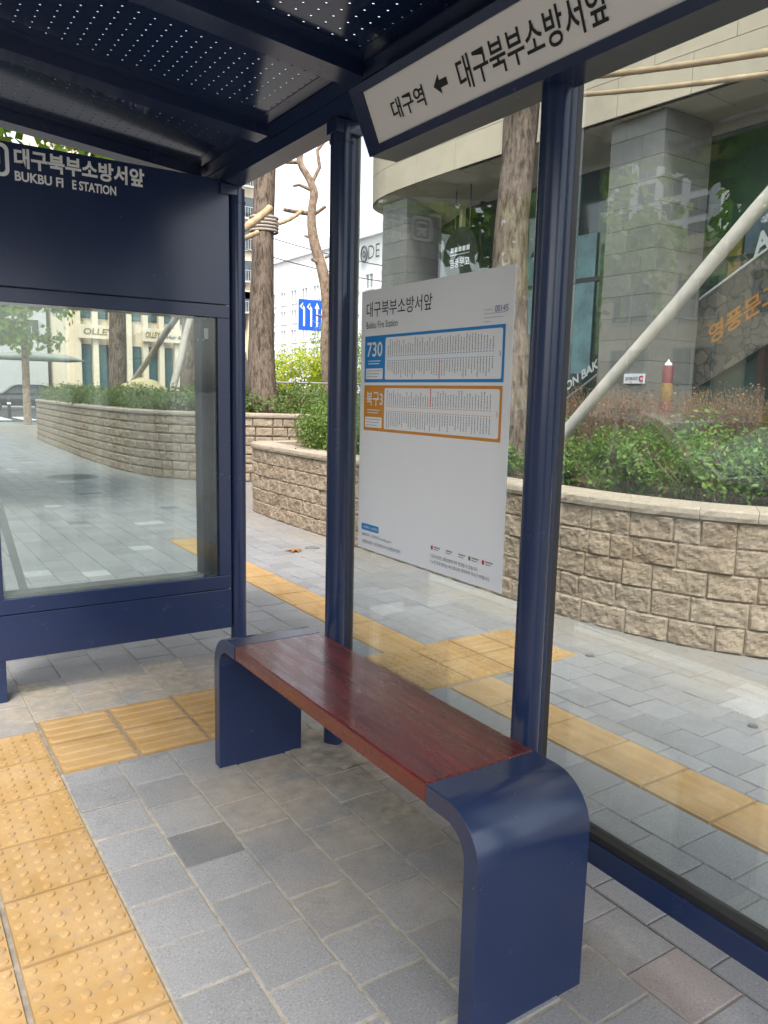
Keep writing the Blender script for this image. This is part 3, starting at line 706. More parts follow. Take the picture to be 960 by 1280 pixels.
for (y0, y1) in ((-6, -1.5), (-1.5, 1.2), (1.2, 3.0), (3.0, 5.0), (5.0, 6.9), (6.9, 8.8), (8.8, 10.6)):
    gm = MB(); gm.box((9.32, y0 + .03, .0), (9.36, y1 - .03, 3.35)); gm.box((9.32, y0 + .03, 3.42), (9.36, y1 - .03, 5.06)); gm.build('glazing', MT['dkglass'], bk)
ml = MB()
for y in (-6, -1.5, 1.2, 3.0, 5.0, 6.9, 8.8, 10.6): ml.box((9.26, y - .03, 0), (9.42, y + .03, 5.08))
ml.box((9.27, -5.97, 3.35), (9.41, 10.57, 3.42)); ml.build('mullion', MT['mullion'], bk)
bm_ = MB(); bm_.box((8.75, 8.72, 0), (8.83, 8.80, 5.06)); bm_.build('downpipe', MT['cream'], bk)
for nm, y0, y1, z0, z1, mt_ in (('foliage_poster', 3.62, 4.25, 2.95, 4.15, 'greenprint'), ('yellow_poster', 3.42, 3.60, 2.5, 3.8, 'dullyel'), ('slate_poster', 2.95, 3.38, 2.9, 4.0, 'slate'), ('teal_poster', 5.95, 6.35, 1.9, 4.1, 'teal'), ('pale_poster', 7.35, 7.75, 2.6, 3.9, 'teal'), ('green_poster', 5.45, 5.85, 2.2, 3.9, 'greenprint')):
    q_ = MB(); q_.box((9.285, y0, z0), (9.312, y1, z1)); q_.build(nm, MT[mt_], bk)
# entrance doors
for y0 in (1.35, 2.2):
    d = MB(); d.box((9.22, y0, .05), (9.30, y0 + .08, 2.3)); d.box((9.22, y0 + .72, .05), (9.30, y0 + .8, 2.3)); d.box((9.22, y0 + .08, 2.2), (9.30, y0 + .72, 2.3)); d.box((9.22, y0 + .08, .05), (9.30, y0 + .72, .2))
    dd = d.build('door', simple('dark_red_frame', (.05, .018, .014), .5), bk); h = MB(); h.tube([(9.16, y0 + .66, .9), (9.16, y0 + .66, 1.4)], .015, 8); h.build('handle', MT['steel'], dd)
# banner with slanted edges on the glazing right of the column
def slab_yz(name, pts, x0, x1, mat, parent=None):
    m = MB(); m.prism(pts, 'x', x0, x1); return m.build(name, mat, parent)
bn = slab_yz('window_banner', [(4.02, 2.80), (4.0, 1.60), (2.2, 2.62), (2.2, 3.86)], 9.19, 9.215, MT['print_rock'])
tag(bn, 'slanted rock-pattern window banner with orange Korean letters right of the column', 'banner'); WORLD[bn.name] = Vector((0, 0, 0))
sl = Vector((0, -1.04, .60)).normalized(); su = Vector((0, .0, 1)).cross(Vector((0, 0, 0)));
text('영풍문고', .27, (9.185, 3.72, 2.24), tuple(sl), (0, .12, 1), MT['orange'], bn, bold=.022, width=1.12)
e_ = slab_yz('edge_strip', [(4.02, 2.815), (4.02, 2.845), (2.2, 3.905), (2.2, 3.875)], 9.17, 9.20, MT['letter_white'], bn)
b2 = slab_yz('window_banner', [(6.9, 1.10), (6.9, 1.13), (5.0, 2.31), (5.0, 2.28)], 9.17, 9.20, MT['greyw']); WORLD[b2.name] = Vector((0, 0, 0))
tag(b2, 'white VON BAKE lettering above a thin slanted strip on dark glass left of the column', 'window lettering')
text('VON BAKE', .15, (9.185, 6.45, 1.53), tuple(sl), (0, .15, 1), MT['letter_white'], b2, bold=.03, width=1.0)
b3 = text('AE', .26, (9.18, 3.17, 3.34), tuple(sl), (0, .1, 1), MT['letter_white'], None, name='window_lettering', bold=.04, width=.42)
tag(b3, 'white letters AE stuck on the glass at the right edge above the rock banner', 'window lettering')
pl = empty('wall_plate', (7.97, 3.95, 1.76), 'small white name plate with red mark on the granite column', 'name plate')
m = MB(); m.box((7.965, 3.79, 1.70), (7.995, 4.12, 1.83), bev=.003); m.build('plate', MT['letter_white'], pl)
text('본다베이커', .05, (7.96, 4.09, 1.74), (0, -1, 0), (0, 0, 1), MT['letter_dark'], pl, width=.2, bold=.01); text('C', .08, (7.96, 3.87, 1.725), (0, -1, 0), (0, 0, 1), MT['red'], pl, name='mark', bold=.05)
# round black hanging sign
hg = empty('hanging_sign', (8.3, 8.13, 3.9), 'round black sign with white lettering hanging under the building soffit', 'sign')
m = MB(); seg = 48; c = Vector((8.3, 8.13, 3.92)); m.tube([c + Vector((-.04, 0, 0)), c + Vector((.04, 0, 0))], .47, seg); m.build('disc', MT['black'], hg)
m = MB(); m.tube([(8.3, 8.33, 4.33), (8.3, 8.33, 5.1)], .012, 6); m.tube([(8.3, 7.93, 4.33), (8.3, 7.93, 5.1)], .012, 6); m.build('hanger', MT['mullion'], hg)
text('영풍문고', .15, (8.255, 8.40, 3.72), (0, -1, 0), (0, 0, 1), MT['letter_white'], hg, width=.54); 
m = MB()
for k in range(5): m.box((8.252, 8.38 - k * .11, 3.98), (8.256, 8.30 - k * .11, 4.06))
m.box((8.252, 7.86, 3.93), (8.256, 8.40, 3.94)); m.build('small_print', MT['letter_white'], hg)
# striped inflated post in the planter
ip = empty('striped_inflatable', (5.7, 1.7, .82), 'pink and yellow banded inflatable post standing among bare shrubs by the granite column', 'inflatable post')
for i in range(6):
    z0 = .82 + i * .165; r0 = .085 - i * .0075; m = MB()
    m.tube([(5.7, 1.7, z0), (5.7, 1.7, z0 + .02), (5.7, 1.7, z0 + .08), (5.7, 1.7, z0 + .145), (5.7, 1.7, z0 + .165)], [r0 * .93, r0, r0 * 1.03, r0 * .98, r0 * .88], 18); m.build('band', MT['yel' if i % 2 == 0 else 'pink'], ip)
m = MB(); m.tube([(5.7, 1.7, 1.81), (5.7, 1.7, 1.83), (5.7, 1.7, 1.845), (5.7, 1.7, 1.865)], [.036, .03, .012, .005], 12); m.build('tip', MT['letter_white'], ip)

# -- cream colonnaded building straight down the pavement
cb = empty('colonnade_building', (21, 66, 0), 'cream building with a tall colonnade of pilasters and dark teal windows far down the pavement', 'building')
m = MB(); m.box((12.6, 62.6, 0), (28.8, 78, 26)); m.build('wall', MT['cream'], cb)
m = MB()
for k in range(12): x = 13.2 + k * 1.31; m.box((x, 62.0, 0), (x + .42, 62.6, 9.4), bev=.03)
for z in (9.4, 12.6, 15.8): m.box((12.5, 61.9, z), (28.9, 62.6, z + .7))
m.build('pilaster', MT['cream'], cb)
for k in range(11):
    x = 13.2 + k * 1.31 + .46
    for z0, z1 in ((.3, 4.9), (6.9, 9.2), (10.4, 12.4)):
        f = MB(); f.add([(x, 62.5, z0), (x + .8, 62.5, z0), (x + .8, 62.5, z1), (x, 62.5, z1), (x + .07, 62.5, z0 + .08), (x + .73, 62.5, z0 + .08), (x + .73, 62.5, z1 - .08), (x + .07, 62.5, z1 - .08)], [(k_, (k_ + 1) % 4, 4 + (k_ + 1) % 4, 4 + k_) for k_ in range(4)]); fo = f.build('window', MT['mullion'], cb)
        p = MB(); p.box((x, 62.53, z0 + .08), (x + .8, 62.585, z1 - .08)); p.build('pane', simple('teal_glass', (.05, .12, .13), .1, .6) if 'teal_glass' not in bpy.data.materials else bpy.data.materials['teal_glass'], fo)
for k in range(5):
    z = 8.4 + k * 2.6; f = MB(); f.box((26.9, 61.9, z), (28.3, 62.0, z + 1.6)); f.build('balcony_window', MT['winglass'], cb)
    f = MB(); 
    for q in range(8): f.box((26.8 + q * .22, 61.7, z - .1), (26.83 + q * .22, 61.73, z + .75))
    f.box((26.7, 61.68, z + .75), (28.5, 61.75, z + .8)); f.box((26.7, 61.6, z - .25), (28.5, 62.0, z - .1)); f.build('railing', MT['greyw'], cb)
for (x0, x1, w_, t_) in ((13.4, 16.3, 2.3, 'OLLEY'), (18.3, 19.9, 1.2, 'OLLEY'), (20.0, 22.6, 2.1, 'Hair & Nail')):
    sgn = empty('shop_sign', (x0, 61.8, 5.6), {13.4: 'leftmost cream shop sign reading OLLEY on the colonnaded building', 18.3: 'narrow shop sign partly behind a tree trunk on the colonnaded building', 20.0: 'small print cream sign right of the trunk on the colonnaded building'}[x0], 'shop sign')
    m = MB(); m.box((x0, 61.72, 5.3), (x1, 61.95, 6.35), bev=.02); m.build('board', MT['cream'], sgn)
    text(t_, .5 if t_ == 'OLLEY' else .3, (x0 + (x1 - x0 - w_) / 2, 61.70, 5.6), (1, 0, 0), (.15, 0, 1), simple('gold_letters', (.25, .18, .06), .4) if t_ == 'OLLEY' else MT['letter_grey'], sgn, width=w_, bold=.03)
# -- grey building at the far left, white block on the right of the street
facade_building('grey_building', (2.0, 68, 0), (12.2, 80, 16), MT['greyw'], 'plain grey building left of the colonnade behind the dark car', [('y', 68, 2.6, 11.8, 6, 5, 15, 4, 1.1, 1.3)])
facade_building('white_building', (20, 26, 0), (34, 43, 8.9), MT['white'], 'overexposed white four storey building with small square windows past the crooked tree', [('x', 20, 26.5, 42.6, 12, 2.0, 7.4, 5, .62, .62)], 'white', 'overexposed_glass')
m = MB(); m.box((23.0, 34, 9.4), (30, 40.5, 13)); rt = m.build('rooftop_block', MT['white']); tag(rt, 'white rooftop block rising behind the roof of the white building', 'rooftop block')
sg = empty('roof_sign', (19.7, 31, 9), 'faint round emblem and letter sign on the upper white facade', 'sign')
m = MB(); c = Vector((19.9, 30.35, 8.15)); ring = [c + Vector((0, math.cos(a) * .28, math.sin(a) * .36)) for a in [2 * PI * k / 24 for k in range(25)]]; m.tube(ring, .045, 6, caps=False)
ring = [c + Vector((0, math.cos(a) * .10, math.sin(a) * .14)) for a in [2 * PI * k / 16 for k in range(17)]]; m.tube(ring, .035, 6, caps=False); m.build('emblem', MT['letter_grey'], sg)
text('DE', .62, (19.86, 29.9, 7.85), (0, -1, 0), (0, 0, 1), MT['letter_grey'], sg, width=1.0)
fb = facade_building('tan_building', (27.0, 16, 0), (38, 25.5, 6.4), MT['cream'], 'low tan building glimpsed between the middle post and the route map', [('x', 27, 16.5, 25, 5, 1, 5.5, 2, .8, 1.0)])

# -- opposite side of the road (behind the camera, mirrored in the glass)
facade_building('tower_block', (-110, 58, 0), (-85, 84, 62), MT['white'], 'white apartment tower mirrored in the glass pane to the right', [('x', -85, 59, 83.5, 6, 18, 60, 14, 2.7, 2.1)])
facade_building('street_building', (-34, -26, 0), (-22, 2.5, 9), MT['greyw'], 'grey low building across the road behind the viewer', [('x', -22, -25, 2, 8, 2, 8.4, 2, 1.8, 1.4)])
facade_building('street_building', (-34, 7, 0), (-23, 30, 7), MT['cream'], 'cream low building across the road behind the viewer', [('x', -23, 8, 29, 7, 1.5, 6.5, 2, 1.7, 1.4)])

# ================================================================== VEGETATION
def leaf_cloud(mb, c, rad, n, size, hollow=.55, flatz=1.0, seed=0, aspect=.55, clump=None):
    rng = random.Random(seed); c = Vector(c)
    cl = []
    nc = clump or max(6, n // 60)
    for _ in range(nc):
        while True:
            d = Vector((rng.uniform(-1, 1), rng.uniform(-1, 1), rng.uniform(-1, 1)))
            if hollow < d.length < 1: break
        cl.append(Vector((d.x * rad[0], d.y * rad[1], d.z * rad[2])))
    cr = (rad[0] * rad[1] * rad[2]) ** (1 / 3) * .30
    for i in range(n):
        q = cl[i % nc]; p = c + q + Vector((rng.gauss(0, cr * .55), rng.gauss(0, cr * .55), rng.gauss(0, cr * .5)))
        s = size * rng.uniform(.6, 1.25)
        out = (q.normalized() + Vector((rng.uniform(-.9, .9), rng.uniform(-.9, .9), rng.uniform(-.3, 1.2)))).normalized()
        a = out.cross(Vector((rng.uniform(-1, 1), rng.uniform(-1, 1), rng.uniform(-1, 1)))).normalized(); b = out.cross(a)
        tip = a * s; w = b * s * aspect; bend = out * s * .12
        mb.add([p - tip, p - tip * .1 + w + bend, p + tip, p - tip * .1 - w + bend], [(0, 1, 2, 3)])
def twigs(mb, base, n, h, spread, r=.004, seed=0, sub=3):
    rng = random.Random(seed); base = Vector(base); tips = []
    for _ in range(n):
        a = rng.uniform(0, 2 * PI); s = rng.uniform(.2, 1) * spread; b0 = base + Vector((rng.uniform(-1, 1), rng.uniform(-1, 1), 0)) * spread * .45
        p = [b0]; cur = b0; hh = h * rng.uniform(.6, 1)
        for k in range(4): cur = cur + Vector((math.cos(a) * s * .25 + rng.uniform(-.03, .03), math.sin(a) * s * .25 + rng.uniform(-.03, .03), hh / 4)); p.append(cur)
        mb.tube(p, [r * 1.5, r * 1.3, r, r * .8, r * .5], 4, caps=False)
        for k in range(sub):
            st = p[rng.randint(1, 3)]; e = st + Vector((rng.uniform(-.12, .12), rng.uniform(-.12, .12), rng.uniform(.08, .22))); mb.tube([st, (st + e) / 2 + Vector((rng.uniform(-.02, .02), 0, 0)), e], [r * .8, r * .6, r * .3], 3, caps=False); tips.append(e)
        tips.append(cur)
    return tips
def shrub(name, x, y, z, rad, n, size, mat, label, seed, group=None, tw=14, cat='shrub', hollow=.35, clump=None):
    r = empty(name, (x, y, z), label, cat, group)
    t = MB(); twigs(t, (x, y, z), tw, rad[2] * 1.6, max(rad[0], rad[1]) * .8, .005, seed); t.build('stems', MT['twig'], r)
    l = MB(); leaf_cloud(l, (x, y, z + rad[2] * .95), rad, n, size, hollow, seed=seed, clump=clump); l.build('foliage', mat, r); return r
# near planter, front row of azaleas
G1 = 'green azaleas along the front of the near planter'
az = [(3.92, 2.05, .20, .16, 'leftmost low green azalea beside the right post'), (3.98, 1.42, .25, .20, 'green azalea just right of the right post'), (4.06, .76, .33, .25, 'bushy green azalea below the foot of the pale diagonal strut'),
      (4.2, .10, .38, .27, 'green azalea in the middle of the row seen through the right pane'), (4.42, -.42, .40, .29, 'green azalea second from the right edge of the row'), (4.78, -.85, .42, .30, 'large green azalea at the right edge of the picture')]
for i, (x, y, r_, h_, lab) in enumerate(az): shrub('azalea', x, y, .80, (r_ * .92, r_ * 1.0, h_ * .98), int(3300 + 6000 * max(0, r_ - .3)), .020, MT['leaf'], lab, 40 + i, G1, 34, clump=80)
# second row, lower tips behind
G2 = 'green shrubs in the second row of the near planter'
for i, (x, y, r_, h_, lab) in enumerate([(4.75, 1.9, .42, .30, 'second-row shrub behind the right post'), (4.95, .9, .45, .30, 'second-row shrub under the bare twigs'), (5.1, .1, .45, .32, 'second-row shrub left of the entrance doors'), (5.5, -.5, .5, .32, 'second-row shrub at the far right behind the azaleas')]):
    shrub('shrub', x, y, .80, (r_, r_, h_), 1800, .024, MT['leaf'], lab, 60 + i, G2, 8)
# rusty bare shrubs
G3 = 'bare twiggy shrubs with rusty leaves'
for i, (x, y, lab) in enumerate([(5.05, 2.55, 'rusty twiggy shrub at the foot of the pale strut'), (5.3, 1.95, 'rusty twiggy shrub left of the banded inflatable'), (5.6, 1.25, 'rusty twiggy shrub right of the banded inflatable'), (5.75, .75, 'rusty twiggy shrub beside the yellowish bush')]):
    r = empty('bare_shrub', (x, y, .8), lab, 'shrub', G3); t = MB(); tips = twigs(t, (x, y, .8), 130, .80, .46, .0035, 80 + i, 4); t.build('stems', simple('rusty_twig%d' % i, (.26, .15, .10), .9), r)
    l = MB(); rng = random.Random(i)
    for q in tips * 3:
        p = q + Vector((rng.gauss(0, .04), rng.gauss(0, .04), rng.gauss(-.03, .05))); a = Vector((rng.uniform(-1, 1), rng.uniform(-1, 1), rng.uniform(-1, 1))).normalized() * .014; b = a.cross(Vector((rng.uniform(-1, 1), rng.uniform(-1, 1), 1))).normalized() * .008
        l.add([p - a, p + b, p + a, p - b], [(0, 1, 2, 3)])
    l.build('foliage', MT['leaf_red'], r)
shrub('yellowish_bush', 6.15, .75, .85, (.32, .3, .28), 1500, .02, MT['leaf_yel'], 'small yellowish bush in front of the dark entrance', 91)
shrub('yellowish_bush', 6.2, .05, .80, (.4, .3, .22), 1500, .02, MT['leaf_box'], 'olive bush right of the yellowish bush by the dark entrance', 92)
# ivy-ish low shrubs left part of near planter
for i, (x, y, r_, h_, lab) in enumerate([(4.05, 2.9, .34, .20, 'low sparse shrub behind the route map, right part'), (4.0, 3.7, .36, .22, 'low sparse shrub behind the route map, left part')]):
    shrub('shrub', x, y, .80, (r_, r_, h_), 1500, .021, MT['leaf_hedge'], lab, 100 + i, None, 16)
# clipped round boxwood at the wall end
bx = shrub('boxwood', 4.02, 4.72, .80, (.50, .62, .30), 15000, .017, MT['leaf_box'], 'dense rounded boxwood on the end of the near planter wall', 120, None, 10, hollow=.7, clump=900)
shrub('boxwood', 4.5, 5.3, .80, (.5, .5, .34), 4000, .017, MT['leaf_box'], 'second rounded boxwood behind the clipped one', 121, None, 8, hollow=.7, clump=500)
# hedge on the far planter
G4 = 'low hedge plants on the far planter'
hd = [(4.05, 21.0), (4.0, 19.6), (3.9, 18.2), (3.85, 16.8), (3.8, 15.4), (3.8, 14.0), (3.85, 12.7), (4.0, 11.5), (4.25, 10.6), (4.7, 10.0), (5.3, 9.55), (5.95, 9.25)]
names_ = ['farthest hedge plant, behind the dark car', 'hedge plant by the first pale far strut', 'hedge plant in front of the left pine trunk', 'hedge plant with the canvas sack behind', 'hedge plant under the long diagonal strut', 'hedge plant at the foot of the long diagonal strut', 'hedge plant right of the canvas sack', 'hedge plant at the foot of the short strut', 'hedge plant below the thick leaning trunk', 'hedge plant at the bend of the far wall', 'hedge plant at the foot of the tied pine', 'hedge plant right of the tied pine']
for i, ((x, y), lab) in enumerate(zip(hd, names_)): shrub('hedge_plant', x, y, 1.08, (.62, .80, .21), 2600, .030, MT['leaf_hedge'], lab, 140 + i, G4, 8, 'hedge')
for i, (x, y) in enumerate([(5.3, 11.2), (6.4, 10.4), (7.2, 11.5), (6.2, 12.6), (7.9, 10.6)]):
    shrub('ground_shrub', x, y, 1.1, (.75, .75, .26), 2200, .03, MT['leaf_hedge' if i % 2 else 'leaf_box'], ['low shrub behind the tied pine trunk', 'low shrub right of the tied pine trunk', 'low shrub before the thin railing', 'low shrub in the middle of the far planter', 'low shrub left of the crooked tree foot'][i], 170 + i, 'low shrubs in the middle of the far planter', 6)
# yellow-green shrubs beyond
for i, (x, y, z, rx, rz, mt, lab) in enumerate([(11.3, 20.6, 1.2, 1.2, .9, 'leaf_yel', 'bright yellow-green shrub left of the crooked tree'), (12.4, 19.6, 1.2, 1.0, .95, 'leaf_yel', 'bright yellow-green shrub behind the crooked tree'), (10.1, 21.4, 1.2, .75, .65, 'leaf_org', 'orange tinged shrub right of the tied pine'), (8.9, 19.9, 1.1, .6, .6, 'leaf_yel', 'yellow-green shrub left of the tied pine'), (14.2, 22.5, 1.8, 1.2, 1.2, 'leaf_plane', 'dark green shrub above the yellow-green ones')]):
    shrub('bright_shrub', x, y, z, (rx, rx, rz), 3000, .06, MT[mt], lab, 190 + i)

def tree(name, pts, rad, mat, label, crown=None, stubs=(), seed=0, seg=20, wob=.12):
    r = empty(name, tuple(pts[0]), label, 'tree'); p2 = smooth_path(pts, 2)
    rr = []; P0 = [Vector(q) for q in pts]; Ls = [0]
    for a, b in zip(P0, P0[1:]): Ls.append(Ls[-1] + (b - a).length)
    acc = 0; prev = p2[0]
    for q in p2:
        acc += (q - prev).length; prev = q; k = 0
        while k < len(Ls) - 2 and Ls[k + 1] < acc: k += 1
        t_ = min(1, (acc - Ls[k]) / (Ls[k + 1] - Ls[k])); rr.append(rad[k] + (rad[k + 1] - rad[k]) * t_)
    m = MB(); m.tube(p2, rr, seg, wob=wob); tr = m.build('trunk', mat, r)
    for s in stubs:
        b = MB(); n_ = len(s) - 1; b.tube([Vector(q[:3]) for q in s], [q[3] for q in s], 8, wob=.15); b.build('branch', mat, r)
    if crown:
        l = MB()
        for (c, rd, n, sz) in crown['blobs']: leaf_cloud(l, c, rd, n, sz, .3, seed=seed + int(c[0] * 10), aspect=crown.get('aspect', .55))
        l.build('crown', crown['mat'], r)
    return r
def pine_crown(c, r=1.8, n=1500):
    return dict(mat=MT['leaf_pine'], aspect=.25, blobs=[((c[0] + dx, c[1] + dy, c[2] + dz), (r * .7, r * .7, r * .28), n, .12) for dx, dy, dz in ((0, 0, .9), (.9, .4, 0), (-.8, .5, .2), (.1, -.9, -.2), (-.3, .1, -.9))])
tp = tree('pine_tree', [(5.17, 9.52, 1.05), (5.17, 9.52, 1.39), (5.19, 9.67, 2.3), (5.28, 9.8, 3.39), (5.37, 9.94, 4.48), (5.46, 10.05, 5.44), (5.6, 10.2, 7.5), (5.7, 10.3, 10.2)], [.27, .245, .225, .20, .185, .17, .15, .08], MT['bark'], 'thick scaly pine trunk with bamboo tie poles past the left post', pine_crown((5.7, 10.3, 9.6)), seed=5)
t2 = tree('pine_tree', [(4.24, 2.15, .75), (4.26, 2.19, 1.04), (4.29, 2.31, 1.81), (4.34, 2.43, 2.62), (4.44, 2.5, 3.44), (4.53, 2.56, 4.08), (4.6, 2.6, 6.2), (4.6, 2.7, 9.5)], [.22, .18, .165, .158, .15, .15, .13, .07], MT['bark'], 'grey-brown pine trunk behind the upper right corner of the route map', pine_crown((4.6, 2.7, 8.9), 1.7), seed=6)
tree('pine_tree', [(5.33, 19.6, 1.0), (5.35, 19.69, 1.45), (5.47, 19.96, 3.39), (5.5, 20, 6), (5.5, 20, 9)], [.27, .25, .23, .20, .1], MT['bark'], 'straight pine trunk seen in the display case beside the first cream shop sign', pine_crown((5.5, 20, 9)), seed=7)
tree('pine_tree', [(5.30, 13.55, 1.0), (5.32, 13.64, 1.36), (5.45, 13.87, 2.99), (5.6, 14, 6), (5.7, 14, 9)], [.25, .225, .20, .17, .1], MT['bark'], 'thick leaning pine trunk at the right end of the display case glass', pine_crown((5.7, 14, 9)), seed=8)
tree('pine_tree', [(4.9, -.75, .7), (4.85, -.7, 2.0), (4.7, -.6, 4), (4.6, -.6, 9)], [.20, .17, .15, .08], MT['bark'], 'pine trunk just outside the picture holding the bamboo poles', pine_crown((4.6, -.6, 9)), seed=9)
tree('crooked_tree', [(9.35, 14.6, 1.0), (9.3, 14.73, 1.76), (9.3, 14.9, 2.85), (9.41, 14.96, 3.42), (9.42, 15.07, 4.08), (9.39, 15.19, 4.63), (9.26, 15.34, 5.13), (9.2, 15.45, 5.61), (9.24, 15.53, 6.18), (9.34, 15.54, 6.5), (9.25, 15.66, 6.88), (9.02, 15.91, 7.34), (9.21, 15.87, 7.8), (9.3, 15.9, 8.4)], [.13, .12, .115, .12, .13, .135, .13, .125, .10, .105, .09, .08, .07, .05], MT['bark2'], 'crooked pruned bare tree with cut branch stubs against the white sky',
     stubs=[[(9.28, 15.63, 6.75, .05), (9.5, 15.6, 7.2, .05), (9.45, 15.65, 7.6, .045), (9.8, 15.5, 8.1, .04), (10.3, 15.3, 9.0, .02)], [(9.28, 15.5, 6.0, .06), (8.8, 15.75, 6.05, .05), (8.6, 15.85, 6.08, .045)], [(9.3, 15.5, 6.0, .05), (9.55, 15.35, 6.2, .04)], [(9.3, 15.6, 6.6, .05), (9.0, 15.75, 6.72, .04), (8.85, 15.8, 6.68, .035)], [(9.3, 15.2, 4.75, .05), (9.1, 15.25, 4.85, .04)], [(9.2, 15.45, 5.4, .04), (9.05, 15.55, 5.45, .03)], [(9.4, 14.95, 3.4, .04), (9.15, 15.05, 3.45, .03)], [(9.02, 15.9, 7.3, .05), (8.3, 16.2, 7.25, .03), (8.0, 16.3, 7.3, .012)], [(9.4, 15.1, 4.9, .04), (9.55, 15.0, 4.95, .03)]], seed=3, seg=12)
# bamboo ties on the pine
def bamboo(name, a, b, r, label, nodes=8, mat='bamboo', group=None):
    a, b = Vector(a), Vector(b); o = empty(name, tuple(a), label, 'support pole', group); m = MB(); pts = []; rr = []
    for i in range(nodes):
        t0, t1 = i / nodes, (i + 1) / nodes
        for t_, k in ((t0 + .004, 1.0), (t0 + (t1 - t0) * .5, .95), (t1 - .006, 1.0), (t1 - .002, 1.13)): 
            sag = Vector((0, 0, -.03 * math.sin(PI * t_))); pts.append(a.lerp(b, t_) + sag); rr.append(r * k)
    m.tube(pts, rr, 10); m.build('cane', MT[mat], o); return o
bamboo('bamboo_pole', (4.1, 8.3, 3.75), (5.10, 9.12, 4.42), .06, 'thick cut bamboo pole tied across the pine trunk, ends pointing left', 4)
bamboo('bamboo_pole', (4.2, 8.9, 3.75), (5.1, 9.6, 4.12), .042, 'lower bamboo pole running left from the pine tie', 5)
bamboo('bamboo_pole', (5.45, 9.55, 4.30), (6.0, 9.72, 4.62), .035, 'short bamboo pole running right from the pine tie', 4)
m = MB()
for k in range(5): m.tube([(5.37 + .235 * math.cos(a), 9.93 + .235 * math.sin(a), 4.22 + k * .055) for a in [2 * PI * j / 20 for j in range(21)]], .024, 6, caps=False)
tag(m.build('trunk_binding', MT['strut_grey']), 'bundle of wooden slats and straps wrapped round the tied pine trunk', 'trunk binding')
bamboo('bamboo_pole', (4.60, 2.65, 4.30), (4.50, -.45, 3.62), .024, 'upper bamboo pole crossing in front of the stone fascia', 9)
bamboo('bamboo_pole', (4.48, 2.5, 4.10), (4.28, -.55, 3.40), .019, 'lower thin bamboo pole crossing in front of the stone fascia', 11)
def strut(name, a, b, r0, r1, label, mat='strut'):
    a, b = Vector(a), Vector(b); o = empty(name, tuple(a), label, 'support pole'); m = MB(); n = 9
    m.tube([a.lerp(b, i / n) + Vector((.008 * math.sin(i * 2), 0, .006 * math.cos(i))) for i in range(n + 1)], [r0 + (r1 - r0) * i / n for i in range(n + 1)], 14, wob=.05); m.build('pole', MT[mat], o); return o
def ray(px, py, t): # helper used once with fixed numbers below
    return None
strut('wooden_strut', (4.19, 1.72, 1.0), (4.62, -.62, 3.62), .047, .052, 'long pale peeled wooden strut leaning up to the right across the right pane')
strut('wooden_strut', (4.95, 18.1, 1.1), (5.52, 13.9, 3.6), .075, .07, 'long grey wooden strut leaning right in the display case view', 'strut_grey')
strut('wooden_strut', (4.2, 11.7, 1.1), (5.4, 13.5, 3.4), .07, .07, 'shorter grey wooden strut leaning against the thick trunk in the display case view', 'strut_grey')
strut('wooden_strut', (5.75, 10.95, 1.0), (4.7, 10.3, 3.4), .07, .065, 'grey strut leaning left at the foot of the tied pine', 'strut_grey')
# sack on the hedge
m = MB(); vs = []; n1, n2 = 20, 12
for i in range(n1 + 1):
    for j in range(n2 + 1):
        u, v = i / n1, j / n2; a = u * 2 * PI; b_ = v * PI / 2
        q = Vector((math.cos(a) * math.cos(b_) * .55, math.sin(a) * math.cos(b_) * .9, math.sin(b_) * .42)); q *= 1 + .35 * noise.noise(q * 3.1)
        vs.append((5.1 + q.x, 16.3 + q.y, 1.3 + q.z))
m.add(vs, [(i * (n2 + 1) + j, (i + 1) * (n2 + 1) + j, (i + 1) * (n2 + 1) + j + 1, i * (n2 + 1) + j + 1) for i in range(n1) for j in range(n2)], 0, True); tag(m.build('canvas_sack', MT['tarp']), 'crumpled tan canvas sack lying on the hedge in the display case view', 'sack')
m = MB(); m.box((6.4, 16.2, 1.1), (7.2, 16.9, 1.62), bev=.02); m.box((6.38, 16.18, 1.62), (7.22, 16.92, 1.66), bev=.01); tag(m.build('utility_box', MT['white']), 'white utility box behind the hedge right of the canvas sack', 'utility box')

# plane tree beyond the display case (near the kerb)
pt = [(-.55, 7.2, 0), (-.5, 7.2, 1.6), (-.4, 7.2, 2.9), (-.2, 7.2, 4.4), (0, 7.3, 6.0), (.2, 7.3, 8.2)]
tree('plane_tree', pt, [.19, .16, .15, .12, .09, .04], MT['bark2'], 'leafy plane tree with yellow-green leaves behind the display case',
     dict(mat=MT['leaf_plane'], aspect=.85, blobs=[((.3, 6.9, 4.7), (1.8, 1.7, 1.0), 2600, .085), ((.9, 7.6, 3.6), (.8, .8, .6), 900, .08), ((.25, 7.3, 2.75), (.75, .8, .75), 1300, .08), ((-.5, 7.6, 6.3), (1.9, 1.9, 1.2), 2000, .09), ((-1.6, 7.0, 4.4), (1.3, 1.5, 1.0), 1200, .09)]),
     [[(-.4, 7.2, 2.6, .06), (.1, 7.2, 3.3, .045), (.8, 7.1, 4.4, .02)], [(-.45, 7.2, 2.2, .045), (.1, 7.25, 2.6, .03), (.6, 7.3, 3.2, .012)]], seed=30)
tree('street_tree', [(4.75, 31.1, 0), (4.75, 31.1, 2.2), (4.8, 31.2, 4.5), (4.8, 31.2, 6)], [.16, .14, .11, .05], MT['bark2'], 'far slim street tree with grey trunk near the bollards',
     dict(mat=MT['leaf_plane'], aspect=.8, blobs=[((4.7, 31.2, 4.4), (1.7, 1.7, 1.5), 2200, .13)]), seed=33)
